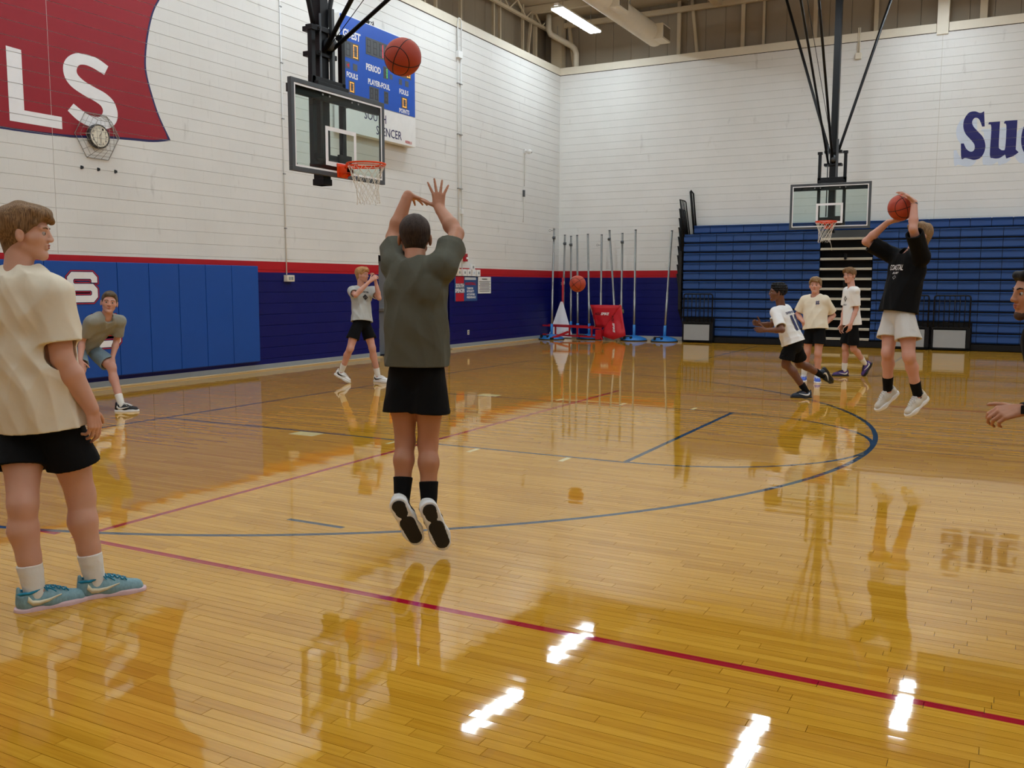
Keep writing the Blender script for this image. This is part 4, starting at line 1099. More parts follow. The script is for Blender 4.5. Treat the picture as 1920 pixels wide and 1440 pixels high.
MB().prism([(-0.35, 0.03), (0.38, 0.03), (0.38, 0.12), (0.02, 1.08), (-0.04, 1.08), (-0.35, 0.12)], lambda u, v: (u, 0.12*v, v), (0, 0.03, 0)).build('triangle_sheet', trm, t)
MB().tube([(0.0, 0.18, 0.03), (0.0, 0.2, 1.78)], 0.035, 12).build('red_pole', M_RED, t)

# ------------------------------------------------------------------ basketballs
def ball_material():
    m = bpy.data.materials.new('basketball_leather'); m.use_nodes = True
    nt = m.node_tree; N = nt.nodes; L = nt.links; b = N['Principled BSDF']
    b.inputs['Base Color'].default_value = lin((172, 62, 36))+(1,); b.inputs['Roughness'].default_value = 0.6
    tc = N.new('ShaderNodeTexCoord'); v = N.new('ShaderNodeTexVoronoi'); v.inputs['Scale'].default_value = 160
    L.new(tc.outputs['Object'], v.inputs['Vector'])
    bp = N.new('ShaderNodeBump'); bp.inputs['Strength'].default_value = 0.5; bp.inputs['Distance'].default_value = 0.001
    L.new(v.outputs['Distance'], bp.inputs['Height']); L.new(bp.outputs[0], b.inputs['Normal'])
    return m
M_BALL = ball_material()
def ball(loc, rot, label, r=0.12):
    t = thing('basketball', label, 'ball', loc); t.rotation_euler = rot
    # seams as grooves in the surface
    n, k = 96, 48
    th = np.linspace(0, 2*np.pi, n, endpoint=False); ph = np.linspace(0.0, np.pi, k+1)[1:-1]
    T, P = np.meshgrid(th, ph); D = np.stack([np.sin(P)*np.cos(T), np.sin(P)*np.sin(T), np.cos(P)], -1).reshape(-1, 3)
    D = np.concatenate([D, [[0, 0, 1], [0, 0, -1]]])
    def seamd(D):
        a = np.abs(D[:, 2]); b_ = np.abs(D[:, 1])
        c1 = np.abs(np.linalg.norm(D-np.array([0, 1.0, 0]), axis=1)-0.85); c2 = np.abs(np.linalg.norm(D-np.array([0, -1.0, 0]), axis=1)-0.85)
        return np.minimum(np.minimum(a, np.abs(D[:, 0])), np.minimum(c1, c2))*r
    s = seamd(D); R_ = r-0.0016*np.clip(1-s/0.0035, 0, 1)
    V = D*R_[:, None]; F = []
    rows = k-1
    for i in range(rows-1):
        for j in range(n): F.append((i*n+j, (i+1)*n+j, (i+1)*n+(j+1) % n, i*n+(j+1) % n))
    tp, bt_ = rows*n, rows*n+1
    F += [(tp, j, (j+1) % n) for j in range(n)]+[(bt_, (rows-1)*n+(j+1) % n, (rows-1)*n+j) for j in range(n)]
    me = bpy.data.meshes.new('shell'); me.from_pydata(V.tolist(), [], F); me.polygons.foreach_set('use_smooth', [True]*len(F))
    link('shell', me, M_BALL, t)
    # black seam bands
    def circ(f): return [tuple(np.array(f(a))/np.linalg.norm(f(a))*(r-0.0006)) for a in np.linspace(0, 2*np.pi, 64, endpoint=False)]
    z = 1-0.85**2/2; q = math.sqrt(1-z*z)
    sm = MB()
    for f in (lambda a: (math.cos(a), math.sin(a), 0.0), lambda a: (0.0, math.cos(a), math.sin(a)), lambda a: (q*math.cos(a), z, q*math.sin(a)), lambda a: (q*math.cos(a), -z, q*math.sin(a))):
        sm.tube(circ(f), 0.0028, 6, closed=True)
    sm.build('seam', M_BLACKINK, t)
    return t
# ------------------------------------------------------------------ distance-field modelling for the players
f32 = np.float32
def nrm(v): v = np.asarray(v, float); return v/max(np.linalg.norm(v), 1e-9)
class Field:
    def __init__(s, pts, pad, h):
        P = np.array(pts, float); s.h = h
        s.o = np.floor((P.min(0)-pad)/h)*h; s.n = np.ceil((P.max(0)+pad-s.o)/h).astype(int)+1
        s.F = np.full(s.n, 1.0, f32)
        s.ax = [(s.o[i]+h*np.arange(s.n[i])).astype(f32) for i in range(3)]
    def win(s, lo, hi):
        a = np.maximum(np.floor((np.array(lo)-s.o)/s.h).astype(int), 0); b = np.minimum(np.ceil((np.array(hi)-s.o)/s.h).astype(int)+1, s.n)
        return tuple(slice(a[i], b[i]) for i in range(3))
    def grid(s, w): return s.ax[0][w[0]][:, None, None], s.ax[1][w[1]][None, :, None], s.ax[2][w[2]][None, None, :]
    def apply(s, w, d, k, op):
        if d.size == 0: return
        A = s.F[w]
        if op == 'u':
            if k > 0:
                h = np.maximum(k-np.abs(A-d), 0)/k; R = np.minimum(A, d)-h*h*k*0.25
            else: R = np.minimum(A, d)
        elif op == 's':
            if k > 0:
                h = np.maximum(k-np.abs(A+d), 0)/k; R = np.maximum(A, -d)+h*h*k*0.25
            else: R = np.maximum(A, -d)
        s.F[w] = R
    # primitives -------------------------------------------------
    def rc(s, a, b, r1, r2, k=0.0, op='u', sq=None, f=1.0, cuts=(), dy=None):
        """round cone a-b; sq=direction squashed by factor f; cuts=[(point, normal)] keep the side normal points away from"""
        a = np.array(a, float); b = np.array(b, float); m = max(r1, r2)+k+3*s.h
        w = s.win(np.minimum(a, b)-m, np.maximum(a, b)+m); X, Y, Z = s.grid(w)
        if X.size == 0 or Y.size == 0 or Z.size == 0: return
        ba = b-a; L2 = max(float(ba@ba), 1e-9)
        px, py, pz = X-f32(a[0]), Y-f32(a[1]), Z-f32(a[2])
        t = np.clip((px*f32(ba[0])+py*f32(ba[1])+pz*f32(ba[2]))/f32(L2), 0, 1)
        qx, qy, qz = px-t*f32(ba[0]), py-t*f32(ba[1]), pz-t*f32(ba[2])
        d2 = qx*qx+qy*qy+qz*qz
        if sq is not None:
            n = nrm(sq); c = qx*f32(n[0])+qy*f32(n[1])+qz*f32(n[2]); d2 = d2+c*c*f32(1/(f*f)-1)
        d = np.sqrt(d2)-(f32(r1)+f32(r2-r1)*t)
        if sq is not None and f < 1: d = d*f32(f+(1-f)*0.4)
        if dy is not None: d = d+dy(X, Y, Z)
        for (p, n) in cuts:
            n = nrm(n); d = np.maximum(d, (X-f32(p[0]))*f32(n[0])+(Y-f32(p[1]))*f32(n[1])+(Z-f32(p[2]))*f32(n[2]))
        s.apply(w, d.astype(f32), k, op)
    def el(s, c, R, r, k=0.0, op='u', cuts=(), dy=None):
        """ellipsoid: R rows = local axes, r radii"""
        c = np.array(c, float); R = np.array(R, float); m = max(r)+k+3*s.h
        w = s.win(c-m, c+m); X, Y, Z = s.grid(w)
        if X.size == 0 or Y.size == 0 or Z.size == 0: return
        px, py, pz = X-f32(c[0]), Y-f32(c[1]), Z-f32(c[2])
        k0 = 0; k1 = 0
        for i in range(3):
            q = px*f32(R[i][0])+py*f32(R[i][1])+pz*f32(R[i][2]); k0 = k0+(q/f32(r[i]))**2; k1 = k1+(q/f32(r[i]**2))**2
        k0 = np.sqrt(k0); k1 = np.sqrt(k1)+1e-6
        d = k0*(k0-1)/k1
        if dy is not None: d = d+dy(X, Y, Z)
        for (p, n) in cuts:
            n = nrm(n); d = np.maximum(d, (X-f32(p[0]))*f32(n[0])+(Y-f32(p[1]))*f32(n[1])+(Z-f32(p[2]))*f32(n[2]))
        s.apply(w, d.astype(f32), k, op)
    def slab(s, p, n, k=0.0):
        n = nrm(n); X, Y, Z = s.grid((slice(None),)*3)
        s.F = np.maximum(s.F, ((X-f32(p[0]))*f32(n[0])+(Y-f32(p[1]))*f32(n[1])+(Z-f32(p[2]))*f32(n[2])).astype(f32))
    # surface nets -----------------------------------------------
    def mesh(s, name, relax=1):
        F = s.F; F[0] = 1; F[-1] = 1; F[:, 0] = 1; F[:, -1] = 1; F[:, :, 0] = 1; F[:, :, -1] = 1
        I = F < 0
        cnt = np.zeros(np.array(F.shape)-1, np.uint8)
        for dx in (0, 1):
            for dy in (0, 1):
                for dz in (0, 1): cnt += I[dx:F.shape[0]-1+dx, dy:F.shape[1]-1+dy, dz:F.shape[2]-1+dz]
        act = np.nonzero((cnt > 0) & (cnt < 8)); ids = np.full(cnt.shape, -1, np.int32); n = len(act[0]); ids[act] = np.arange(n, dtype=np.int32)
        C = np.stack([[F[act[0]+dx, act[1]+dy, act[2]+dz] for dz in (0, 1)] for dx in (0, 1) for dy in (0, 1)]).reshape(2, 2, 2, n)
        acc = np.zeros((n, 3)); num = np.zeros(n)
        for ax in range(3):
            for i in (0, 1):
                for j in (0, 1):
                    sel = [i, j]; sel.insert(ax, 0); A = C[tuple(sel)]; sel[ax] = 1; B = C[tuple(sel)]
                    m = (A < 0) != (B < 0); t = np.where(m, A/np.where(m, A-B, 1), 0)
                    p = np.zeros((n, 3)); sel[ax] = 0; p += np.array(sel); p[:, ax] += t
                    acc += p*m[:, None]; num += m
        V = acc/num[:, None]+np.stack(act, 1)
        V = V*s.h+s.o
        Q = []
        for ax in range(3):
            sl0 = [slice(1, -1)]*3; sl0[ax] = slice(0, -1); sl1 = list(sl0); sl1[ax] = slice(1, None)
            a = I[tuple(sl0)]; b = I[tuple(sl1)]
            e = np.nonzero(a != b); off = [1, 1, 1]; off[ax] = 0
            g = [e[i]+off[i] for i in range(3)]; flip = ~a[e]
            u, v = [(1, 2), (2, 0), (0, 1)][ax]
            def cell(du, dv):
                c = [g[0].copy(), g[1].copy(), g[2].copy()]; c[u] -= du; c[v] -= dv; return ids[tuple(c)]
            q = np.stack([cell(0, 0), cell(1, 0), cell(1, 1), cell(0, 1)], 1)
            q[flip] = q[flip][:, ::-1]; Q.append(q)
        Q = np.concatenate(Q); Q = Q[(Q >= 0).all(1)]
        for _ in range(relax):
            S = np.zeros_like(V); c = np.zeros(n)
            for i in range(4):
                a, b = Q[:, i], Q[:, (i+1) % 4]
                for k in range(3): S[:, k] += np.bincount(a, V[b, k], n)+np.bincount(b, V[a, k], n)
                c += np.bincount(a, minlength=n)+np.bincount(b, minlength=n)
            V = V*0.5+0.5*S/np.maximum(c, 1)[:, None]
        s.V = V
        me = mesh_np(name, V, Q, True)
        return me

def skin_mat(name, rgb, flush=(196, 110, 92)):
    m = bpy.data.materials.new(name); m.use_nodes = True
    nt = m.node_tree; N = nt.nodes; L = nt.links; b = N['Principled BSDF']
    tc = N.new('ShaderNodeTexCoord'); nz = N.new('ShaderNodeTexNoise'); nz.inputs['Scale'].default_value = 9; nz.inputs['Detail'].default_value = 4
    L.new(tc.outputs['Object'], nz.inputs[0])
    r = N.new('ShaderNodeValToRGB'); r.color_ramp.elements[0].position = 0.35; r.color_ramp.elements[0].color = lin(rgb)+(1,)
    r.color_ramp.elements[1].position = 0.8; r.color_ramp.elements[1].color = tuple(0.82*a+0.18*c for a, c in zip(lin(rgb), lin(flush)))+(1,)
    L.new(nz.outputs[0], r.inputs[0]); L.new(r.outputs[0], b.inputs['Base Color'])
    b.inputs['Roughness'].default_value = 0.5; b.inputs['Subsurface Weight'].default_value = 0.0
    n2 = N.new('ShaderNodeTexNoise'); n2.inputs['Scale'].default_value = 180; L.new(tc.outputs['Object'], n2.inputs[0])
    bp = N.new('ShaderNodeBump'); bp.inputs['Strength'].default_value = 0.25; bp.inputs['Distance'].default_value = 0.001
    L.new(n2.outputs[0], bp.inputs['Height']); L.new(bp.outputs[0], b.inputs['Normal'])
    return m
def cloth_mat(name, rgb, bump=0.010, bs=7, var=0.05, heather=0.0):
    m = mat(name, rgb, 0.85, var=var, scale=3, bump=bump, bscale=bs, spec=0.2)
    return m
def hair_mat(name, a, b_):
    m = bpy.data.materials.new(name); m.use_nodes = True
    nt = m.node_tree; N = nt.nodes; L = nt.links; b = N['Principled BSDF']
    tc = N.new('ShaderNodeTexCoord'); mp = N.new('ShaderNodeMapping'); mp.inputs['Scale'].default_value = (1, 1, 0.10)
    L.new(tc.outputs['Object'], mp.inputs[0])
    nz = N.new('ShaderNodeTexNoise'); nz.inputs['Scale'].default_value = 190; nz.inputs['Detail'].default_value = 5; L.new(mp.outputs[0], nz.inputs[0])
    r = N.new('ShaderNodeValToRGB'); r.color_ramp.elements[0].position = 0.35; r.color_ramp.elements[0].color = lin(a)+(1,); r.color_ramp.elements[1].position = 0.68; r.color_ramp.elements[1].color = lin(b_)+(1,)
    L.new(nz.outputs[0], r.inputs[0]); L.new(r.outputs[0], b.inputs['Base Color']); b.inputs['Roughness'].default_value = 0.6; b.inputs['Specular IOR Level'].default_value = 0.25
    bp = N.new('ShaderNodeBump'); bp.inputs['Strength'].default_value = 0.9; bp.inputs['Distance'].default_value = 0.003
    L.new(nz.outputs[0], bp.inputs['Height']); L.new(bp.outputs[0], b.inputs['Normal'])
    return m

# world directions as seen from the court's near side: x to the right, a away, u up
DR = np.array([0.8825, 0.4703, 0.0]); DA = np.array([-0.4703, 0.8825, 0.0]); DU = np.array([0, 0, 1.0])
def D(x, a, u=0.0): return nrm(x*DR+a*DA+u*DU)

def frame(F, U):
    F = nrm(F); U = np.array(U, float); U = nrm(U-F*(U@F)); S = np.cross(U, F)   # S = left side
    return F, U, S

def head(fd, c, F, U, s=1.0, k0=0.01):
    F, U, S = frame(F, U); R = np.array([F, U, S])
    def p(f, u, l): return c+(F*f+U*u+S*l)*s
    fd.el(p(-0.012, 0.034, 0), R, np.array((0.098, 0.086, 0.077))*s, 0.02)
    fd.el(p(0.030, -0.018, 0), R, np.array((0.060, 0.080, 0.060))*s, 0.025)
    fd.rc(p(0.030, -0.062, 0), p(0.066, -0.092, 0), 0.040*s, 0.022*s, 0.02)
    for l in (-1, 1):
        fd.rc(p(-0.002, -0.050, l*0.046), p(0.060, -0.090, l*0.014), 0.019*s, 0.017*s, 0.02)
        fd.rc(p(0.055, -0.018, l*0.040), p(0.030, -0.020, l*0.054), 0.021*s, 0.018*s, 0.018)
        fd.rc(p(0.083, 0.024, l*0.012), p(0.072, 0.026, l*0.044), 0.0105*s, 0.010*s, 0.012)
        fd.el(p(0.098, 0.004, l*0.032), R, np.array((0.017, 0.012, 0.017))*s, 0.010, 's')
        fd.el(p(0.096, -0.027, l*0.0135), R, np.array((0.011, 0.008, 0.008))*s, 0.006)
        # ear
        fd.el(p(-0.004, -0.006, l*0.080), np.array([nrm(F+0.25*S*l*-1), U, nrm(S+0.25*F*l)]), np.array((0.019, 0.032, 0.009))*s, 0.004)
        fd.el(p(0.002, -0.004, l*0.089), R, np.array((0.008, 0.015, 0.006))*s, 0.003, 's')
    fd.rc(p(0.090, 0.014, 0), p(0.1035, -0.022, 0), 0.0075*s, 0.0105*s, 0.012)
    fd.rc(p(0.086, -0.048, -0.017), p(0.086, -0.048, 0.017), 0.0062*s, 0.0062*s, 0.008)
    fd.rc(p(0.084, -0.060, -0.014), p(0.084, -0.060, 0.014), 0.0068*s, 0.0068*s, 0.008)
    fd.rc(p(0.095, -0.054, -0.018), p(0.095, -0.054, 0.018), 0.003*s, 0.003*s, 0.003, 's')

def hand(fd, w, Dv, N, T, curls=(0.3, 0.3, 0.35, 0.4), spread=0.0, thumb=(0.9, 0.3), s=1.0, palmbend=0.0):
    """w wrist; Dv towards the fingers; N direction the palm faces; T thumb side"""
    Dv = nrm(Dv); N = nrm(np.array(N)-Dv*(np.array(N)@Dv)); T = np.array(T, float); C_ = np.cross(Dv, N); T = C_ if C_@T > 0 else -C_
    w = np.array(w, float)
    ks = [(0.088, 0.030), (0.093, 0.010), (0.088, -0.011), (0.080, -0.031)]
    for (d_, t_) in ks:
        fd.rc(w+Dv*0.008*s+T*t_*0.55*s, w+Dv*d_*s+T*t_*s, 0.0155*s, 0.0115*s, 0.010)
    fd.rc(w+Dv*0.02*s+T*0.012*s+N*0.006, w+Dv*0.055*s+T*0.026*s+N*0.008, 0.016*s, 0.012*s, 0.012)
    segs = [(0.042, 0.026, 0.021), (0.047, 0.029, 0.022), (0.043, 0.027, 0.021), (0.034, 0.021, 0.018)]
    sp = [0.16, 0.04, -0.09, -0.22]
    for i, (d_, t_) in enumerate(ks):
        p = w+Dv*d_*s+T*t_*s; a = (0.04 if not spread else 1)*sp[i]*(1 if not spread else spread*2.2)
        dd = nrm(Dv*math.cos(a)+T*math.sin(a)); c = curls[i]
        ang = c*0.9
        for j, L in enumerate(segs[i]):
            v = nrm(dd*math.cos(ang)+N*math.sin(ang)); q = p+v*L*s
            fd.rc(p, q, (0.0092-0.0009*j)*s, (0.0086-0.0011*j)*s, 0.0025 if j else 0.006)
            p = q; ang += c*(1.15 if j == 0 else 0.8)
    ta, tc = thumb
    p = w+Dv*0.022*s+T*0.026*s+N*0.004
    v = nrm(Dv*math.cos(ta)+T*math.sin(ta)+N*0.25)
    q = p+v*0.042*s; fd.rc(p, q, 0.0135*s, 0.0108*s, 0.010); p = q
    v = nrm(v+(Dv*0.5-T*0.35+N*0.4)*tc); q = p+v*0.033*s; fd.rc(p, q, 0.0108*s, 0.0098*s, 0.003); p = q
    v = nrm(v+(Dv*0.4-T*0.45+N*0.4)*tc); q = p+v*0.026*s; fd.rc(p, q, 0.0098*s, 0.008*s, 0.003)

def folds(A, sc, seed, up, mask=None):
    """ridged drapery displacement"""
    r = np.random.default_rng(seed); W = []
    for i in range(4):
        v = r.normal(0, 1, 3); v = nrm(v-up*0.80*(v@up)); W.append((v*sc*r.uniform(0.5, 1.2), r.uniform(0, 6.28), r.uniform(0.5, 1)))
    q = [(nrm(r.normal(0, 1, 3))*sc*0.35, r.uniform(0, 6)) for _ in range(2)]
    def f(X, Y, Z):
        w1 = np.sin(X*f32(q[0][0][0])+Y*f32(q[0][0][1])+Z*f32(q[0][0][2])+f32(q[0][1]))*f32(1.6)
        w2 = np.sin(X*f32(q[1][0][0])+Y*f32(q[1][0][1])+Z*f32(q[1][0][2])+f32(q[1][1]))
        t = 0
        for i, (v, ph, a) in enumerate(W):
            sft = w1 if i % 2 else w2
            sn = np.sin(X*f32(v[0])+Y*f32(v[1])+Z*f32(v[2])+f32(ph)+sft)
            t = t+f32(a)*(np.abs(sn)-f32(1.0))
        return (t*f32(A/2.2)*(f32(0.45)+f32(0.55)*np.abs(w2))).astype(f32)
    return f
M_EYE = mat('eye_white', (176, 168, 162), 0.3)
def tick_logo(fd_V, A, F, U, S, side, m, parent, s=1.0, name='swoosh', off=(0.0, 0.0)):
    """curved tick on the side of a shoe, laid on the surface"""
    up = [(-0.035, -0.010), (-0.018, -0.034), (0.012, -0.040), (0.05, -0.036), (0.11, -0.026)]
    lo = [(0.11, -0.030), (0.05, -0.050), (0.01, -0.062), (-0.02, -0.060), (-0.042, -0.036)]
    V = fd_V; rel = V-A; uf = rel@F; uu = rel@U; us = rel@S*side
    T = []
    for a, b in zip(up, lo[::-1]): T.append((a, b))
    pts = []
    for a, b in T:
        for q in (a, b):
            f_, u_ = q[0]+off[0], q[1]+off[1]
            d = (uf-f_)**2+(uu-u_)**2; sel = (d < 0.012**2) & (us > 0)
            z = us[sel].max() if sel.any() else 0.04
            pts.append(A+F*f_+U*u_+S*side*(z+0.0025))
    F_ = []
    for i in range(len(T)-1): F_.append((2*i, 2*i+1, 2*i+3, 2*i+2))
    bm = MB(); n = len(pts)
    inn = [p-S*side*0.004 for p in pts]
    bm.add(pts+inn, F_+[tuple(i+n for i in reversed(f)) for f in F_]+[(2*i, 2*i+2, n+2*i+2, n+2*i) for i in range(len(T)-1)]+[(2*i+1, n+2*i+1, n+2*i+3, 2*i+3) for i in range(len(T)-1)], True)
    return bm.build(name, m, parent)

def shoe(par, A, F, U, h, mu, ms, ml, mt=None, s=1.0, laces=True, side_logo=None, acc=None):
    """A ankle joint; F toe direction; U up from the sole"""
    F, U, S = frame(F, U); A = np.array(A, float)
    def p(f, u, l=0): return A+(F*f+U*u+S*l)*s
    pts = [p(-0.11, -0.1), p(0.24, -0.1), p(0, 0.06), p(0.1, -0.05, 0.07), p(0.1, -0.05, -0.07)]
    fd = Field(pts, 0.035, h); cut = [(p(0, -0.078), -U)]
    fd.rc(p(-0.030, -0.045), p(-0.030, 0.004), 0.043*s, 0.044*s, 0.01, cuts=cut+[(p(0, 0.006), U*0.9-F*0.25)])
    fd.rc(p(-0.030, -0.046), p(0.06, -0.044), 0.044*s, 0.046*s, 0.02, cuts=cut)
    fd.rc(p(0.06, -0.050), p(0.165, -0.062), 0.049*s, 0.040*s, 0.02, sq=U, f=0.9, cuts=cut)
    fd.rc(p(0.02, -0.02), p(0.10, -0.048), 0.036*s, 0.034*s, 0.02, sq=S, f=0.8, cuts=cut)
    fd.rc(p(0.022, -0.010), p(0.012, 0.028), 0.026*s, 0.024*s, 0.012, sq=F, f=0.35)     # tongue
    fd.rc(p(-0.062, -0.01), p(-0.064, 0.008), 0.024*s, 0.018*s, 0.01, sq=F, f=0.5)
    fd.rc(p(-0.014, -0.012), p(-0.014, 0.07), 0.036*s, 0.038*s, 0.004, 's')              # opening
    up = link('shoe', fd.mesh('shoe'), mu, par); Vu = fd.V
    # sole
    g = Field(pts, 0.02, h)
    cc = [(p(0, -0.066), U), (p(0, -0.100), -U)]
    g.rc(p(-0.036, -0.083), p(0.0, -0.083), 0.050*s, 0.046*s, 0.0, cuts=cc)
    g.rc(p(0.0, -0.083), p(0.13, -0.083, 0.0), 0.046*s, 0.054*s, 0.02, cuts=cc)
    g.rc(p(0.13, -0.083), p(0.175, -0.080), 0.054*s, 0.044*s, 0.02, cuts=cc)
    sole = link('sole', g.mesh('sole'), ms, up)
    if mt is not None:
        g = Field(pts, 0.02, h)
        for a, b_, ra, rb in ((-0.035, 0.0, 0.038, 0.034), (0.07, 0.16, 0.043, 0.040)):
            g.rc(p(a, -0.1), p(b_, -0.1), ra*s, rb*s, 0.0, cuts=[(p(0, -0.098), U), (p(0, -0.106), -U)])
        tag(link('tread', g.mesh('tread'), mt, sole), 'black outsole patches')
    if laces:
        lc = MB()
        for i in range(5):
            f_ = 0.040+0.021*i
            for sgn in (-1, 1):
                q = []
                for l in (-0.026, -0.012, 0.0, 0.012, 0.026):
                    ff = f_+sgn*0.008*(l/0.026)
                    rel = Vu-A; d = (rel@F-ff*s)**2+(rel@S-l*s)**2; sel = (d < 0.010**2) & (rel@U > -0.07)
                    z = (rel@U)[sel].max() if sel.any() else -0.01
                    q.append(A+F*ff*s+S*l*s+U*(z+0.001))
                lc.tube(q, 0.0032, 5)
        b0 = p(0.036, 0.006)
        for sgn in (-1, 1):
            lc.tube([b0, b0+S*sgn*0.03+U*0.006, b0+S*sgn*0.045-U*0.006+F*0.01, b0+S*sgn*0.02-U*0.002+F*0.012, b0+F*0.004], 0.003, 5)
            lc.tube([b0, b0+S*sgn*0.03+F*0.03-U*0.004, b0+S*sgn*0.038+F*0.05-U*0.02], 0.003, 5)
        lc.build('laces', ml, up)
    if side_logo is not None:
        for sd in (-1, 1):
            tick_logo(Vu, A, F, U, S, sd, side_logo, up)
    if acc is not None:
        ring = [p(-0.016+0.052*math.cos(a_), 0.003+0.014*math.cos(a_)+(0.006 if math.cos(a_) < -0.5 else 0), 0.0415*math.sin(a_)) for a_ in [k*math.pi/12 for k in range(24)]]
        tag(MB().tube(ring, 0.0065*s, 8, closed=True).build('collar', acc, up), 'coloured padded collar')
    return up

def person(name_label, J, face, hf, hu, skin, hair, shirt_m, shorts_m, sock_m, shoe_m, h=0.0055, W=1.0, fat=1.0, hs=1.0,
           hands=None, hairstyle='mop', feet=None, sleeve=0.72, shlen=0.60, hem=-0.06, sole_m=None, lace_m=None, tread=None, logo=None,
           eyes=True, sockh=0.11, seed=1, collar_acc=None, leg=1.0, group=None, cat='person', loose=1.0, facialhair=None, shs=1.0, hemf=0.78, hemm=0.032, arm=1.0, foldA=1.0, hairgrow=0.0, brow=True, hem_drop=0.0, shortw=1.0):
    J = {k: np.array(v, float) for k, v in J.items()}
    root = thing('person', name_label, cat, (float(J['pel'][0]), float(J['pel'][1]), 0.0))
    root_off = np.array([J['pel'][0], J['pel'][1], 0.0])
    J = {k: v-root_off for k, v in J.items()}
    Fd = nrm(face); hF, hU, hS = frame(hf, hu)
    pel, neck, hd = J['pel'], J['neck'], J['head']
    UT = nrm(neck-pel); SX_ = nrm(J['shL']-J['shR']); HX = nrm(J['hipL']-J['hipR'])
    FT = nrm(np.cross(SX_, UT)); FT = FT if FT@Fd > 0 else -FT
    FH = nrm(np.cross(HX, UT)); FH = FH if FH@Fd > 0 else -FH
    allp = list(J.values())+[hd+hU*0.14*hs, hd+hF*0.12]
    for sd in 'LR':
        allp += [J['wr'+sd]+nrm(hands[sd][0])*0.19, J['an'+sd]-np.array([0, 0, 0.05])]
    T = np.linalg.norm(neck-pel); nw = 0.5+0.5*W*hs; hd2 = np.linalg.norm(J['hipL']-J['hipR'])/2-0.008
    def sp(t, f=0.0, x=0.0, ax=None): return pel+UT*(T*t)+FT*f+(SX_ if ax is None else ax)*x
    # ---------------- body
    fd = Field(allp, 0.10, h)
    head(fd, hd, hF, hU, hs)
    nb = neck-UT*0.02
    fd.rc(hd-hU*0.045*hs-hF*0.018, nb, 0.051*hs, 0.055*nw, 0.02)
    fd.rc(hd-hU*0.02*hs-hF*0.035, nb-FT*0.012, 0.046*hs, 0.052*nw, 0.02)
    fd.rc(nb-UT*0.04+SX_*0.04, J['shL'], 0.045, 0.046*fat, 0.03); fd.rc(nb-UT*0.04-SX_*0.04, J['shR'], 0.045, 0.046*fat, 0.03)
    fd.rc(sp(0.60, 0), sp(0.76, 0), 0.136*W, 0.136*W, 0.03, sq=FT, f=0.58)
    fd.rc(sp(0.20), sp(0.60), 0.122*W, 0.134*W, 0.03, sq=FT, f=0.60)
    fd.rc(J['hipL']-HX*0.03+UT*0.02, J['hipR']+HX*0.03+UT*0.02, 0.086, 0.086, 0.04)
    for sd in 'LR':
        sh, el, wr = J['sh'+sd], J['el'+sd], J['wr'+sd]
        a = fat*arm
        fd.rc(sh, sh+(el-sh)*0.35, 0.052*a, 0.048*a, 0.03)
        fd.rc(sh+(el-sh)*0.35, el, 0.047*a, 0.037*a, 0.02)
        ud = nrm(el-sh); fdn = nrm(wr-el)
        fd.rc(el, el+(wr-el)*0.32, 0.036*a, 0.040*a, 0.015)
        fd.rc(el+(wr-el)*0.32, wr, 0.040*a, 0.0255*a, 0.015)
        hspec = hands[sd]
        fd.rc(wr-fdn*0.02, wr+nrm(hspec[0])*0.03, 0.0250*a, 0.022, 0.012, sq=hspec[1], f=0.8)
        hand(fd, wr, hspec[0], hspec[1], hspec[2], **(hspec[3] if len(hspec) > 3 else {}))
        hp, kn, an = J['hip'+sd], J['kn'+sd], J['an'+sd]
        b = fat*leg
        kf = nrm((nrm(kn-hp)-nrm(an-kn))*1.0+Fd*0.35)     # where the knee points
        hi = hp+HX*(-0.012 if sd == 'L' else 0.012); fd.rc(hi, hp+(kn-hp)*0.5, 0.076*b, 0.076*b, 0.03)
        fd.rc(hp+(kn-hp)*0.5, kn, 0.075*b, 0.055*b, 0.03)
        fd.rc(kn+kf*0.016+nrm(hp-kn)*0.02, kn+kf*0.014-nrm(hp-kn)*0.03, 0.042*b, 0.036*b, 0.025)
        cd = nrm(an-kn); back = -nrm(kf-cd*(kf@cd))
        fd.rc(kn, kn+(an-kn)*0.30+back*0.016, 0.051*b, 0.055*b, 0.03)
        fd.rc(kn+(an-kn)*0.30+back*0.016, kn+(an-kn)*0.62+back*0.008, 0.055*b, 0.043*b, 0.03)
        fd.rc(kn+(an-kn)*0.62+back*0.006, an, 0.043*b, 0.034*b, 0.02)
        fd.rc(kn+(an-kn)*0.1, an, 0.040*b, 0.034*b, 0.02)
        ff = nrm(feet[sd][0]); fd.rc(an-nrm(feet[sd][1])*0.03, an-nrm(feet[sd][1])*0.05+ff*0.12, 0.034, 0.026, 0.03)
    body = link('body', fd.mesh('body'), skin, root)
    # ---------------- hair
    R = np.array([hF, hU, hS])
    def hp_(f, u, l): return hd+(hF*f+hU*u+hS*l)*hs
    g = Field([hp_(0.13, 0.16, 0.12), hp_(-0.15, 0.16, -0.12), hp_(0.13, -0.11, -0.12), hp_(-0.15, -0.11, 0.12), hp_(0, 0.17, 0)], 0.02, min(h, 0.0042))
    rs = np.random.default_rng(seed); vs = [(rs.normal(0, 1, 3), rs.uniform(0, 6)) for _ in range(4)]
    def strands(A_, sc):
        def f(X, Y, Z):
            t = 0
            for v, ph in vs[:3]:
                v = nrm(v-hU*(v@hU)*0.75)*sc; t = t+np.sin(X*f32(v[0])+Y*f32(v[1])+Z*f32(v[2])+f32(ph)+f32(2.2)*np.sin(X*f32(v[1]*0.4)+Z*f32(v[0]*0.3)))
            return (t*f32(A_/2)).astype(f32)
        return f
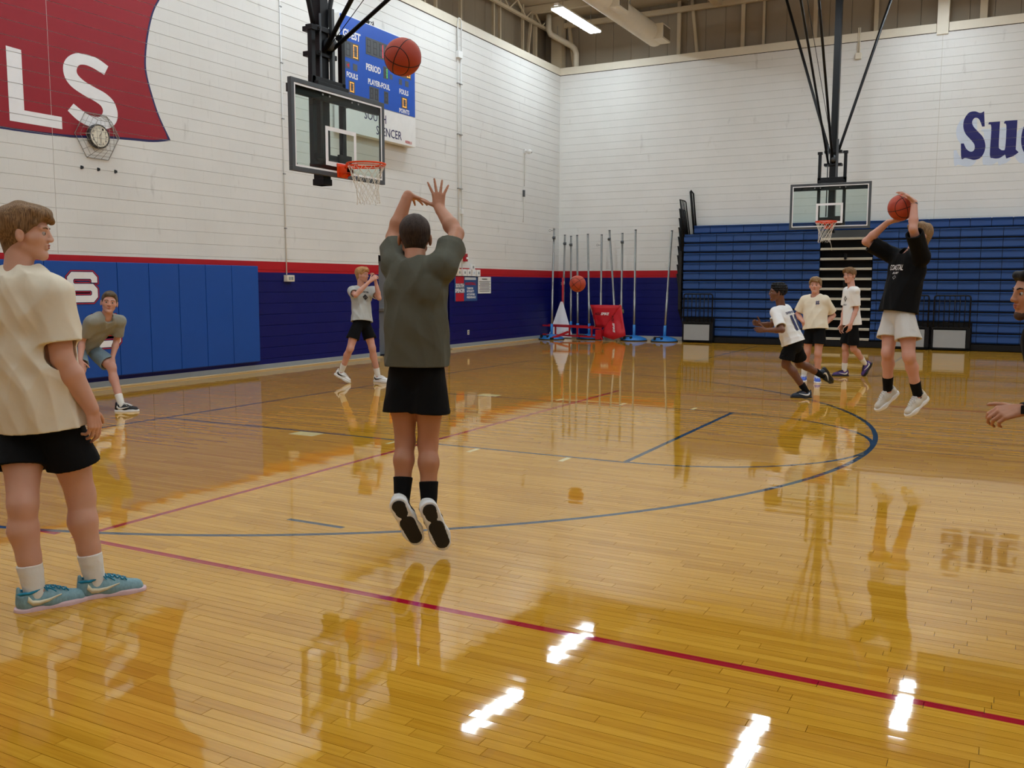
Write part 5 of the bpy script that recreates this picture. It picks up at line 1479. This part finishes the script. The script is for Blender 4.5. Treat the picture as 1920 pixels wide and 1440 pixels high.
    if hairstyle == 'mop':
        n1 = hF*0.68-hU*0.73; cuts = [(hp_(0.078, 0.056, 0), n1)]
        g.el(hp_(-0.018, 0.046, 0), R, np.array((0.112, 0.092+hairgrow, 0.089+hairgrow*0.5))*hs, 0.0, cuts=cuts, dy=strands(0.004, 70))
        g.rc(hp_(-0.046, -0.015, 0), hp_(-0.044, -0.070, 0), 0.062*hs, 0.050*hs, 0.02, cuts=cuts+[(hp_(0.0, 0, 0), hF*0.8-hU*0.6), (hp_(0, -0.098, 0), -hU)], dy=strands(0.002, 90))
        g.el(hp_(0.050, 0.092, 0.0), R, np.array((0.062, 0.038, 0.072))*hs, 0.02, dy=strands(0.005, 80))
        g.rc(hp_(0.088, 0.086, -0.04), hp_(0.100, 0.056, 0.035), 0.020*hs, 0.014*hs, 0.012, dy=strands(0.004, 90))
        g.rc(hp_(0.080, 0.080, 0.05), hp_(0.060, 0.045, 0.068), 0.018*hs, 0.010*hs, 0.012, dy=strands(0.003, 90))
        g.rc(hp_(0.080, 0.080, -0.05), hp_(0.060, 0.045, -0.068), 0.018*hs, 0.010*hs, 0.012, dy=strands(0.003, 90))
    elif hairstyle == 'short':
        n1 = hF*0.80-hU*0.60; cuts = [(hp_(0.076, 0.066, 0), n1), (hp_(0, -0.052, 0), -hU)]
        g.el(hp_(-0.010, 0.040, 0), R, np.array((0.1035, 0.0905+hairgrow, 0.0820))*hs, 0.0, cuts=cuts[:1], dy=strands(0.0009, 130))
        g.rc(hp_(-0.046, -0.015, 0), hp_(-0.042, -0.055, 0), 0.061*hs, 0.049*hs, 0.02, cuts=[(hp_(0.0, 0, 0), hF*0.85-hU*0.53), (hp_(0, -0.080, 0), -hU)])
        g.rc(hp_(0.070, 0.088, -0.035), hp_(0.070, 0.088, 0.035), 0.022*hs, 0.022*hs, 0.015, dy=strands(0.003, 110))
    elif hairstyle == 'curly':
        n1 = hF*0.70-hU*0.71; cuts = [(hp_(0.082, 0.060, 0), n1)]
        def curls(X, Y, Z):
            a = np.sin(X*f32(190))+np.sin(Y*f32(190)+1)+np.sin(Z*f32(190)+2); return (a*f32(0.004)).astype(f32)
        g.el(hp_(-0.020, 0.046, 0), R, np.array((0.112, 0.094, 0.092))*hs, 0.0, cuts=cuts, dy=curls)
        g.rc(hp_(0.052, 0.098, -0.030), hp_(0.052, 0.098, 0.030), 0.026*hs, 0.026*hs, 0.015, dy=curls)
    hr = link('hair', g.mesh('hair', 1), hair, root)
    # ---------------- face pieces
    if eyes:
        for l in (-1, 1):
            e = MB(); c = hp_(0.0775, 0.003, l*0.031)
            e.lathe([(0.0, -0.0105), (0.0075, -0.0075), (0.0108, 0.0), (0.0075, 0.0075), (0.0, 0.0105)], (0, 0, 0), 12)
            me = bpy.data.meshes.new('eye'); me.from_pydata([tuple(c+np.array(v)*hs*1.0) for v in e.V], [], e.F); me.polygons.foreach_set('use_smooth', [True]*len(e.F))
            eo = link('eye', me, M_EYE, root)
            ic = hp_(0.0868, 0.003, l*0.0305)
            q = MB(); ring = [tuple(ic+(hU*math.cos(a)+hS*math.sin(a))*0.0062*hs) for a in [k*math.pi/5 for k in range(10)]]
            q.add([tuple(ic+hF*0.0022)]+ring, [(0, 1+k, 1+(k+1) % 10) for k in range(10)], True); q.build('iris', M_BLACKINK, eo)
        if brow:
            bw = MB()
            for l in (-1, 1):
                bw.tube([hp_(0.0935, 0.0245, l*0.014), hp_(0.091, 0.029, l*0.030), hp_(0.081, 0.026, l*0.046)], [0.0032, 0.0036, 0.002], 6)
            bw.build('eyebrow', hair, root)
        lm = mat('lips', (176, 92, 84), 0.45); ll = MB()
        ll.tube([hp_(0.0895, -0.0485, -0.019), hp_(0.0945, -0.0475, 0.0), hp_(0.0895, -0.0485, 0.019)], [0.0015, 0.0036, 0.0015], 6)
        ll.tube([hp_(0.0875, -0.0585, -0.015), hp_(0.0925, -0.0590, 0.0), hp_(0.0875, -0.0585, 0.015)], [0.0015, 0.0040, 0.0015], 6)
        ll.build('lips', lm, root)
    if facialhair is not None:
        g = Field([hp_(0.12, -0.02, 0.08), hp_(-0.02, -0.12, -0.08)], 0.02, 0.004)
        g.rc(hp_(0.034, -0.066, 0), hp_(0.068, -0.096, 0), 0.0415*hs, 0.0232*hs, 0.02, cuts=[(hp_(0, -0.064, 0), hU)])
        for l in (-1, 1): g.rc(hp_(0.0, -0.040, l*0.050), hp_(0.060, -0.092, l*0.014), 0.0198*hs, 0.0180*hs, 0.02)
        link('beard', g.mesh('beard'), facialhair, root)
    # ---------------- shirt
    spts = [pel-UT*0.2, neck+UT*0.1, J['shL'], J['shR'], J['elL'], J['elR'], pel+HX*0.22, pel-HX*0.22, pel+FT*0.2, pel-FT*0.2]
    g = Field(spts, 0.14, h)
    fo = folds(0.020*loose*foldA, 30, seed, UT)
    lw = W*loose
    WD = max(0.150*W*shortw, hd2+0.079*fat*leg)
    hemp = pel+UT*hem
    g.rc(hemp-UT*0.05, sp(0.40), WD+hemm, 0.160*lw, 0.03, sq=FH, f=hemf, dy=fo)
    g.rc(sp(0.40), sp(0.74), 0.156*lw, 0.162*lw, 0.05, sq=FT, f=0.64, dy=fo)
    g.rc(sp(0.72)+SX_*0.07*W-FT*0.012, sp(0.86)+SX_*0.06*W-FT*0.008, 0.098*W, 0.078*W, 0.06, dy=fo); g.rc(sp(0.72)-SX_*0.07*W-FT*0.012, sp(0.86)-SX_*0.06*W-FT*0.008, 0.098*W, 0.078*W, 0.06, dy=fo)
    g.slab(hemp, -UT)
    g.rc(hemp-UT*0.08, hemp+UT*0.028, WD+hemm-0.012, WD+hemm-0.018, 0.0, 's', sq=FH, f=hemf)
    g.rc(nb-UT*0.030+SX_*0.035, J['shL']+UT*0.006, 0.058, 0.064*fat, 0.05); g.rc(nb-UT*0.030-SX_*0.035, J['shR']+UT*0.006, 0.058, 0.064*fat, 0.05)
    for i, sd in enumerate('LR'):
        sh, el = J['sh'+sd], J['el'+sd]; u = nrm(el-sh); Ls = np.linalg.norm(el-sh); e = sh+u*Ls*sleeve
        g.rc(sh, e+u*0.04, 0.068*fat*loose, 0.071*fat*loose, 0.045, cuts=[(e, u)], dy=folds(0.010*loose*foldA, 38, seed+5+i, u))
        g.rc(e-u*0.045, e+u*0.06, 0.056*fat*loose, 0.061*fat*loose, 0.0, 's')
    # neck opening
    nd = nrm((hd-hU*0.05-hF*0.02)-nb)
    g.rc(nb+nd*0.012+FT*0.006, nb+nd*0.13+FT*0.01, 0.0585*nw, 0.075*nw, 0.004, 's')
    g.el(nb+UT*0.020+FT*0.060, np.array([FT, UT, SX_]), (0.042, 0.036, 0.052), 0.006, 's')
    sh_o = link('shirt', g.mesh('shirt', 1), shirt_m, root)
    shirtV = g.V
    # ---------------- shorts
    g = Field([pel+UT*0.14, J['hipL'], J['hipR'], J['knL'], J['knR']], 0.16, h)
    fo2 = folds(0.012, 34, seed+11, UT)
    wa = pel+UT*0.09
    g.rc(wa, pel-UT*0.01, WD-0.028, WD-0.010, 0.02, sq=FH, f=0.64, cuts=[(wa, UT)])
    for i, sd in enumerate('LR'):
        hp, kn = J['hip'+sd], J['kn'+sd]; u = nrm(kn-hp); Lh = np.linalg.norm(kn-hp); e = hp+u*Lh*shlen; b_ = fat*leg*shortw
        sgn = 1 if sd == 'L' else -1
        g.rc(hp-UT*0.02-HX*sgn*0.016, e+u*0.05+HX*sgn*0.012, 0.078*b_, 0.090*b_+0.020, 0.03, cuts=[(e, u)], dy=folds(0.009, 40, seed+20+i, u))
        g.rc(e-u*0.04+HX*sgn*0.010, e+u*0.08+HX*sgn*0.012, 0.078*b_+0.010, 0.084*b_+0.012, 0.0, 's')
    link('shorts', g.mesh('shorts', 1), shorts_m, root)
    # ---------------- socks and shoes
    for sd in 'LR':
        kn, an = J['kn'+sd], J['an'+sd]; u = nrm(kn-an); ff, fu = feet[sd][:2]
        g = Field([an, an+u*sockh], 0.09, min(h, 0.005))
        bb = fat*leg; kf = nrm((nrm(kn-J['hip'+sd])+u)*1.0+Fd*0.35); bk = -nrm(kf-u*(kf@u))
        Lk = np.linalg.norm(kn-an); tt = sockh+0.03; rt = 0.043+0.012*min(1, max(0, (tt-0.36*Lk)/(0.32*Lk)))
        g.rc(an-u*0.02, an+u*tt+bk*(0.006 if tt < 0.36*Lk else 0.010), 0.034*bb+0.0055, rt*bb+0.0085, 0.01, cuts=[(an+u*sockh, u)], dy=folds(0.0025, 60, seed+31, nrm(ff)))
        g.rc(an-nrm(fu)*0.025, an-nrm(fu)*0.040+nrm(ff)*0.04, 0.033, 0.028, 0.02)
        link('sock', g.mesh('sock', 1), sock_m, root)
        shoe(root, an, ff, fu, min(h, 0.005), shoe_m, sole_m or M_WHITE, lace_m or M_WHITE, tread, s=shs, side_logo=logo, acc=collar_acc)
    pass
    return root, dict(V=shirtV, FT=FT, UT=UT, SX=SX_, FH=FH, sp=sp, pel=pel, neck=neck, J=J, off=root_off, shirt=sh_o)

def shirt_print(info, body, side, x0, x1, u0, u1, m, bold=0.02, shear=0.0, name='print', curve=None):
    """lettering laid on the shirt; side=+1 chest, -1 back; x along the wearer's width as read, u height fraction along torso in metres from the pelvis"""
    V = info['V']; FT = info['FT']*side; UT = info['UT']; X = np.cross(UT, FT)
    pel = info['pel']; rel = V-pel; vx = rel@X; vu = rel@UT; vf = rel@FT
    if body is None:
        return None
    me = text_mesh(body, bold, shear, 0.0) if isinstance(body, str) else body
    co = np.zeros(len(me.vertices)*3, np.float32); me.vertices.foreach_get('co', co); co = co.reshape(-1, 3)
    lo = co.min(0); hi = co.max(0); q = (co-lo)/np.maximum(hi-lo, 1e-6)
    px = x0+(x1-x0)*q[:, 0]; pu = u0+(u1-u0)*q[:, 1]
    sel = (vf > 0); vx, vu, vf = vx[sel], vu[sel], vf[sel]
    out = []
    for a, b in zip(px, pu):
        d = (vx-a)**2+(vu-b)**2; s_ = d < 0.012**2
        z = vf[s_].max() if s_.any() else 0.1
        out.append(pel+X*a+UT*b+FT*(z+0.003))
    me.vertices.foreach_set('co', np.array(out, np.float32).ravel()); me.update(); me.name = name
    return link(name, me, m, info['shirt'])
# ------------------------------------------------------------------ the players
H_BROWN = hair_mat('light_brown_hair', (92, 66, 42), (150, 116, 78))
H_DARK = hair_mat('dark_brown_hair', (38, 27, 21), (64, 48, 37))
H_BLACK = hair_mat('black_hair', (7, 6, 6), (24, 20, 18))
H_BLOND = hair_mat('strawberry_blond_hair', (146, 100, 58), (204, 158, 104))
H_SAND = hair_mat('sandy_hair', (104, 80, 54), (164, 132, 94))
S_FAIR = skin_mat('fair_skin', (206, 158, 134)); S_FAIR2 = skin_mat('pinkish_skin', (204, 152, 132)); S_TAN = skin_mat('tanned_skin', (176, 122, 90)); S_BROWN = skin_mat('brown_skin', (112, 70, 48), (104, 56, 40))
C_BLACK = cloth_mat('black_jersey', (7, 7, 9)); C_CREAM = cloth_mat('cream_cotton', (228, 218, 196)); C_OLIVE = cloth_mat('olive_grey_cotton', (88, 88, 77), 0.014, 6); C_GREY = cloth_mat('grey_cotton', (150, 150, 140))
C_LGREY = cloth_mat('light_grey_cotton', (182, 184, 180)); C_WHITE = cloth_mat('white_cotton', (236, 236, 234)); C_BLUEG = cloth_mat('grey_blue_cotton', (128, 148, 158)); C_STONE = cloth_mat('stone_grey_nylon', (204, 200, 194))
K_WHITE = cloth_mat('white_rib_knit', (228, 226, 218), 0.002, 60); K_BLACK = cloth_mat('black_rib_knit', (9, 9, 11), 0.002, 60)
SH_WHITE = mat('white_shoe_mesh', (226, 226, 222), 0.5, bump=0.0008, bscale=300); SH_BLACK = mat('black_shoe_mesh', (26, 26, 28), 0.5, bump=0.0008, bscale=300)
SH_TEAL = mat('speckled_teal_knit', (128, 164, 172), 0.6, var=0.42, scale=90, bump=0.001, bscale=200, stretch=(1, 1, 0.4)); SH_PINK = mat('pale_pink_rubber', (222, 190, 190), 0.5); SH_TEALC = mat('teal_lining', (24, 132, 166), 0.6)
SH_NAVY = mat('dark_navy_shoe', (38, 48, 62), 0.5); SH_BLUE = mat('blue_white_shoe', (70, 100, 196), 0.5, var=0.6, scale=25); SH_PURP = mat('purple_black_shoe', (70, 44, 112), 0.5, var=0.5, scale=20); SH_BEIGE = mat('beige_grey_shoe', (204, 198, 184), 0.5, var=0.15, scale=30)
IVORY = mat('ivory_trim', (232, 228, 200), 0.4)

DN = -DU
# 1 foreground left
p1 = dict(pel=(4.540,-6.563,0.950),neck=(4.511,-6.627,1.620),head=(4.534,-6.591,1.800),shL=(4.345,-6.713,1.530),shR=(4.688,-6.578,1.510),hipL=(4.437,-6.590,0.925),hipR=(4.640,-6.540,0.925),elL=(4.270,-6.790,1.215),wrL=(4.26,-6.72,0.955),elR=(4.725,-6.570,1.212),wrR=(4.786,-6.470,0.962),knL=(4.560,-6.700,0.515),anL=(4.600,-6.690,0.090),knR=(4.650,-6.450,0.515),anR=(4.700,-6.430,0.090))
r1, i1 = person('boy in cream t-shirt and black shorts standing in the left foreground, back turned', p1, D(.45, .9), D(.97, .22, 0.0), (0, 0, 1), S_FAIR, H_BROWN, C_CREAM, C_BLACK, K_WHITE, SH_TEAL,
    h=0.0048, W=1.16, fat=1.22, hs=1.08, hairstyle='mop', hairgrow=0.006, seed=3, sleeve=0.74, shlen=0.60, hem=-0.085, shs=1.1, arm=1.12, foldA=1.3,
    hands=dict(R=(D(.12, .1, -1), D(-.9, .3), D(.4, .9), dict(curls=(.35, .4, .5, .6), s=1.02)), L=(D(-.1, .1, -1), D(.9, .3), D(-.2, .9))),
    feet=dict(L=((.42, .91, 0), DU), R=((.55, .83, 0), DU)), sole_m=SH_PINK, lace_m=SH_TEALC, logo=IVORY, collar_acc=SH_TEALC, leg=0.98, loose=1.05, sockh=0.13)
# 4 shooter in the middle
p4 = dict(pel=(5.647,-4.933,1.090),neck=(5.641,-4.920,1.700),head=(5.590,-4.855,1.835),shL=(5.465,-4.880,1.680),shR=(5.822,-4.910,1.665),hipL=(5.556,-4.949,1.055),hipR=(5.740,-4.922,1.061),elL=(5.340,-4.680,1.872),wrL=(5.376,-4.608,2.117),elR=(5.850,-4.690,1.862),wrR=(5.571,-4.589,2.020),knL=(5.580,-4.960,0.640),anL=(5.620,-5.060,0.285),knR=(5.715,-4.920,0.635),anR=(5.769,-4.998,0.262))
p4['elL'] = (5.325, -4.700, 1.855); p4['elR'] = (5.769, -4.675, 1.868); p4['wrR'] = (5.585, -4.575, 2.030)
r4, i4 = person('boy in olive grey t-shirt jumping with both arms raised at the centre', p4, D(-.2, .98), D(-.12, .95, .12), (0, 0, 1), S_TAN, H_DARK, C_OLIVE, C_BLACK, K_BLACK, SH_WHITE,
    h=0.0048, W=1.03, fat=1.06, hs=1.13, hairstyle='short', seed=5, sleeve=0.62, shlen=0.56, hem=0.0, shs=1.08, arm=1.12, foldA=1.25, hemm=0.016, loose=1.08, leg=0.98, shortw=1.10,
    hands=dict(L=(D(.30, .9, -.1), D(0, .1, -1), D(1, -.3), dict(curls=(.2, .15, .2, .15), spread=1, thumb=(1.25, .1))), R=(D(-.08, .18, 1), D(0, 1, .0), D(-1, 0), dict(curls=(.06, .05, .06, .1), spread=1, thumb=(1.1, .1)))),
    feet=dict(L=(D(.40, .22, -.88), D(-.2, .9, .35)), R=(D(.32, .22, -.90), D(-.3, .85, .35))), tread=SH_BLACK, logo=SH_BLACK, sockh=0.16)
# 2 bending by the pads
p2 = dict(pel=(-1.521,-1.739,0.809),neck=(-1.045,-1.750,1.175),head=(-1.000,-1.750,1.335),shL=(-1.060,-1.560,1.105),shR=(-1.120,-1.923,1.110),hipL=(-1.494,-1.650,0.785),hipR=(-1.517,-1.827,0.788),elL=(-1.180,-1.523,0.860),wrL=(-1.130,-1.640,0.640),elR=(-1.302,-1.923,0.872),wrR=(-1.219,-2.028,0.640),knL=(-1.100,-1.680,0.533),anL=(-0.90,-1.72,0.090),knR=(-1.222,-2.017,0.527),anR=(-1.420,-2.050,0.090))
r2, i2 = person('boy in grey t-shirt bending with hands on his knees by the blue pads', p2, D(.7, -.7), D(.42, -.90, 0.05), D(.2, -.1, 1), S_FAIR2, H_DARK if False else hair_mat('ash_brown_hair', (70, 58, 44), (112, 98, 78)), C_GREY, C_BLUEG, K_WHITE, SH_BLACK,
    h=0.0056, W=0.98, fat=1.0, hs=1.14, hairstyle='short', hairgrow=0.004, seed=9, sleeve=0.72, shlen=0.80, hem=-0.02, leg=0.95,
    hands=dict(L=(D(.1, -.35, -1), D(-.2, .9, -.1), D(-1, 0), dict(curls=(.3, .3, .3, .3))), R=(D(.2, -.35, -1), D(-.2, .9, -.1), D(1, 0), dict(curls=(.3, .3, .3, .3)))),
    feet=dict(L=(D(1, 0), DU), R=(D(.8, -.5), DU)), logo=M_WHITE, sockh=0.13)
# 3 walking with hands at his face
p3 = dict(pel=(-0.389,2.472,1.003),neck=(-0.462,2.560,1.520),head=(-0.430,2.560,1.716),shL=(-0.344,2.721,1.465),shR=(-0.512,2.402,1.465),hipL=(-0.387,2.567,0.983),hipR=(-0.387,2.373,0.990),elL=(-0.135,2.602,1.350),wrL=(-0.186,2.584,1.618),elR=(-0.300,2.210,1.400),wrR=(-0.156,2.404,1.625),knL=(-0.254,2.560,0.551),anL=(-0.211,2.648,0.100),knR=(-0.424,2.212,0.560),anR=(-0.605,2.210,0.186))
r3, i3 = person('boy in light grey t-shirt walking by the navy wall, hands raised to face', p3, D(.8, -.6), D(.94, -.32, 0), (0, 0, 1), S_FAIR2, H_BLOND, C_LGREY, C_BLACK, K_WHITE, SH_WHITE,
    h=0.006, W=0.94, fat=0.98, hairstyle='mop', seed=12, sleeve=0.62, shlen=0.66, hem=-0.03,
    hands=dict(R=(D(.75, .2, .6), D(.2, .8, -.3), D(0, -.2, 1), dict(curls=(.6, .6, .6, .6))), L=(D(-.1, -.1, 1), D(-.8, -.4, 0), D(-.2, -1), dict(curls=(.7, .7, .7, .7)))),
    feet=dict(L=(D(.8, -.45), DU), R=(D(.86, -.1, -.48), D(.48, 0, .86))), sockh=0.13, logo=M_BLACKINK)
# 5 running
p5 = dict(pel=(6.076,3.836,0.779),neck=(5.890,3.830,1.260),head=(5.850,3.781,1.464),shL=(5.860,3.660,1.190),shR=(5.930,4.000,1.217),hipL=(6.050,3.737,0.755),hipR=(6.098,3.926,0.760),elL=(5.996,3.470,0.957),wrL=(5.752,3.540,0.948),elR=(5.754,3.850,1.006),wrR=(5.666,3.620,1.025),knL=(6.003,3.760,0.473),anL=(6.270,3.870,0.090),knR=(6.120,4.124,0.450),anR=(6.390,4.380,0.275))
r5, i5 = person('dark-haired boy in a white numbered t-shirt running left before the bleachers', p5, D(-.95, .3), D(-.99, .12, 0.02), D(.1, 0, 1), S_BROWN, H_BLACK, C_WHITE, C_BLACK, K_BLACK, SH_NAVY,
    h=0.0056, W=0.96, fat=1.02, hs=1.06, hairstyle='curly', seed=15, sleeve=0.80, shlen=0.76, hem=-0.02, leg=0.98,
    hands=dict(L=(D(-1, .05, .05), D(0, 1, 0), D(0, 0, 1), dict(curls=(.6, .6, .65, .7))), R=(D(-.95, -.1, .25), D(0, -1, 0), D(0, 0, 1), dict(curls=(.7, .7, .7, .7)))),
    feet=dict(L=(D(-1, 0), DU), R=(D(.55, .3, -.78), D(-.8, -.2, -.45))), sole_m=SH_BLACK, lace_m=SH_BLACK, logo=M_WHITE, sockh=0.12)
# 6 hands on hips
p6 = dict(pel=(5.971,6.134,0.917),neck=(5.939,6.200,1.380),head=(5.940,6.164,1.560),shL=(6.100,6.155,1.320),shR=(5.775,6.229,1.320),hipL=(6.062,6.097,0.894),hipR=(5.884,6.158,0.888),elL=(6.215,6.313,1.085),wrL=(6.117,6.110,0.930),elR=(5.655,6.250,1.090),wrR=(5.790,6.080,0.970),knL=(6.043,6.040,0.480),anL=(6.030,6.120,0.090),knR=(5.855,6.130,0.480),anR=(5.800,6.220,0.090))
r6, i6 = person('sandy-haired boy in a cream t-shirt standing with hands on his hips, facing the camera', p6, D(-.2, -.98), D(-.42, -.9, 0.1), (0, 0, 1), S_FAIR2, H_SAND, C_CREAM, C_BLACK, K_WHITE, SH_BLUE,
    h=0.0056, W=1.02, fat=1.04, hs=1.09, hairstyle='mop', hairgrow=0.008, seed=18, sleeve=0.78, shlen=0.66, hem=-0.06, leg=0.96, loose=1.06,
    hands=dict(L=(D(-.85, -.2, -.45), D(-.1, 1, 0), D(-.3, 0, 1), dict(curls=(.3, .3, .3, .35))), R=(D(.35, .1, -.9), D(.6, .6, 0), D(.8, -.5, .2), dict(curls=(.5, .5, .5, .5)))),
    feet=dict(L=(D(-.25, -1), DU), R=(D(-.35, -1), DU)), sockh=0.13, logo=M_WHITE)
# 7 walking in purple shoes
p7 = dict(pel=(6.353,7.400,0.930),neck=(6.322,7.404,1.534),head=(6.283,7.398,1.735),shL=(6.412,7.242,1.471),shR=(6.241,7.546,1.469),hipL=(6.401,7.315,0.918),hipR=(6.309,7.470,0.910),elL=(6.435,7.270,1.163),wrL=(6.376,7.136,0.929),elR=(6.198,7.566,1.157),wrR=(6.183,7.424,0.900),knR=(6.263,7.400,0.500),anR=(6.260,7.400,0.090),knL=(6.402,7.340,0.490),anL=(6.577,7.582,0.210))
r7, i7 = person('tall boy in a white t-shirt and long black shorts walking left in purple shoes', p7, D(-.8, -.6), D(-.80, -.60, -.03), (0, 0, 1), S_FAIR2, H_BROWN, C_WHITE, C_BLACK, K_WHITE, SH_PURP,
    h=0.006, W=0.96, fat=0.98, hs=1.10, hairstyle='mop', seed=21, sleeve=0.80, shlen=0.86, hem=-0.04, leg=0.95,
    hands=dict(L=(D(-.2, -.1, -1), D(-.3, 1, 0), D(-1, 0), dict(curls=(.4, .4, .5, .5))), R=(D(-.1, 0, -1), D(.3, -1, 0), D(-1, 0), dict(curls=(.4, .4, .5, .5)))),
    feet=dict(R=(D(-1, -.05), DU), L=(D(-.5, -.1, -.8), D(-.8, 0, .55))), sole_m=SH_BLACK, lace_m=SH_BLACK, logo=M_WHITE, sockh=0.14)
# 8 jump shooter in black
p8 = dict(pel=(7.792,0.039,1.333),neck=(7.855,0.100,1.868),head=(7.924,0.170,2.030),shL=(7.969,-0.041,1.830),shR=(7.720,0.217,1.841),hipL=(7.862,-0.043,1.305),hipR=(7.725,0.110,1.299),elL=(7.903,-0.242,2.077),wrL=(7.896,-0.163,2.326),elR=(7.459,0.120,1.988),wrR=(7.656,0.060,2.164),knL=(7.911,-0.150,0.915),anL=(7.994,-0.020,0.539),knR=(7.712,-0.010,0.930),anR=(7.715,0.110,0.560))
r8, i8 = person('boy in black t-shirt and light shorts jumping with a ball held overhead', p8, D(-.75, -.65), D(-.97, -.15, .1), D(.12, 0, 1), S_FAIR2, H_SAND, C_BLACK, C_STONE, K_BLACK, SH_BEIGE,
    h=0.0052, W=1.02, fat=1.0, hairstyle='mop', hairgrow=0.004, seed=24, sleeve=0.86, shlen=0.62, hem=-0.02, loose=1.08, foldA=1.0, hemm=0.022, leg=0.98, shortw=1.1,
    hands=dict(R=(D(.92, -.15, .10), D(.0, 0, 1), D(0, -1, 0), dict(curls=(.15, .15, .2, .2), spread=.6)), L=(D(-.70, -.05, .60), D(-.5, .3, -.8), D(0, 1, 0), dict(curls=(.3, .3, .3, .35), spread=.6))),
    feet=dict(L=(D(-.75, -.25, -.60), D(-.5, -.2, .8)), R=(D(-.75, -.2, -.62), D(-.5, -.2, .8))), sockh=0.14, lace_m=M_WHITE, sole_m=M_WHITE)
# 9 man at the right edge
p9 = dict(pel=(8.985,-4.450,0.900),neck=(8.834,-4.439,1.388),head=(8.800,-4.500,1.525),shL=(8.880,-4.616,1.319),shR=(8.892,-4.269,1.315),hipL=(8.979,-4.547,0.883),hipR=(8.990,-4.365,0.877),elL=(8.971,-4.573,1.061),wrL=(8.767,-4.660,1.003),elR=(9.031,-4.210,1.031),wrR=(8.897,-4.397,0.899),knL=(8.975,-4.640,0.481),anL=(9.130,-4.610,0.090),knR=(9.003,-4.430,0.460),anR=(9.200,-4.380,0.196))
r9, i9 = person('dark-haired bearded man with black watch at the right edge of the picture', p9, D(-.97, .1), D(-1, .02, 0.0), D(.12, 0, 1), S_TAN, H_BLACK, C_BLACK, C_BLACK, K_BLACK, SH_BLACK,
    h=0.0052, W=0.94, fat=1.0, hairstyle='short', seed=27, sleeve=0.75, shlen=0.8, hem=-0.02, facialhair=mat('dark_stubble', (74, 54, 44), 0.8),
    hands=dict(L=(D(-1, .0, -.15), D(.0, .6, -.8), D(-.2, .6, .5), dict(curls=(.75, .8, .8, .85), s=1.05)), R=(D(-1, 0, -.3), D(0, -.5, -.8), D(0, 0, 1), dict(curls=(.7, .7, .7, .7)))),
    feet=dict(L=(D(-1, 0), DU), R=(D(-.9, 0, -.4), D(-.4, 0, .9))))
def band(root, pos, axis, r, w_, m, name, label=None):
    root_off = np.array([root.location.x, root.location.y, 0.0]); a = nrm(axis); c = np.array(pos)-root_off
    b = MB().tube([c-a*w_/2, c+a*w_/2], r, 20, cap=False).build(name, m, root)
    return b, c
wv = nrm(np.array(p9['wrL'])-np.array(p9['elL'])); b_, c_ = band(r9, np.array(p9['wrL'])-wv*0.02, wv, 0.033, 0.026, M_RUBBER, 'watch')
MB().box(tuple(c_+np.array([-0.02, -0.045, -0.02])), tuple(c_+np.array([0.02, -0.028, 0.02])), 0.004).build('watch_case', M_BLACK, b_)
wv = nrm(np.array(p8['wrL'])-np.array(p8['elL'])); band(r8, np.array(p8['wrL'])-wv*0.02, wv, 0.030, 0.012, M_DKGREY, 'wristband')

# ------------------------------------------------------------------ prints on shirts
def ring_mesh():
    me = bpy.data.meshes.new('diamond'); V = []; F = []
    for r_ in (1.0, 0.55):
        for k in range(4):
            for s in range(4):
                a = np.array([math.cos(k*math.pi/2), math.sin(k*math.pi/2)]); b = np.array([math.cos((k+1)*math.pi/2), math.sin((k+1)*math.pi/2)])
                q = (a+(b-a)*s/4)*r_; V.append((q[0], q[1], 0))
    F = [(i, (i+1) % 16, 16+(i+1) % 16, 16+i) for i in range(16)]
    me.from_pydata(V, [], F); return me
shirt_print(i7, ring_mesh(), 1, -0.05, 0.06, 0.36, 0.47, M_BLACKINK, name='chest_emblem')
shirt_print(i7, 'REBELS', 1, -0.06, 0.07, 0.30, 0.325, M_BLACKINK, 0.02, 0.3)
shirt_print(i6, 'SS', 1, 0.055, 0.115, 0.325, 0.385, M_NAVYINK, 0.05)
shirt_print(i5, '1', -1, -0.075, -0.02, 0.13, 0.36, M_NAVYINK, 0.01)
shirt_print(i5, '1', -1, 0.02, 0.075, 0.13, 0.36, M_NAVYINK, 0.01)
shirt_print(i5, 'SPENCER', -1, -0.13, 0.13, 0.385, 0.42, M_NAVYINK, 0.02)
shirt_print(i8, 'COASTAL', 1, -0.08, 0.10, 0.36, 0.415, M_LETTER, 0.01, 0.2)
shirt_print(i8, 'SURF', 1, -0.02, 0.06, 0.325, 0.345, M_LETTER, 0.01, 0.2)
shirt_print(i8, ring_mesh(), 1, -0.005, 0.045, 0.27, 0.315, mat('grey_ink', (120, 120, 122), 0.6), name='chest_emblem')
shirt_print(i3, 'SPENCER', 1, -0.07, 0.09, 0.42, 0.45, M_BLACKINK, 0.03)
shirt_print(i3, ring_mesh(), 1, -0.03, 0.07, 0.30, 0.40, M_BLACKINK, name='chest_emblem')
shirt_print(i3, 'S', 1, -0.005, 0.045, 0.32, 0.38, M_BLACKINK, 0.06)

# ------------------------------------------------------------------ the three balls
ball((5.137, -4.303, 3.037), (0.6, 0.5, 0.3), 'orange basketball in flight in front of the scoreboard')
ball((3.138, 3.002, 1.585), (0.2, 0.9, 0.1), 'orange basketball in flight in front of the volleyball posts')
ball((7.777, -0.047, 2.289), (0.3, 1.2, 0.8), 'orange basketball held overhead by the jumping player in black')
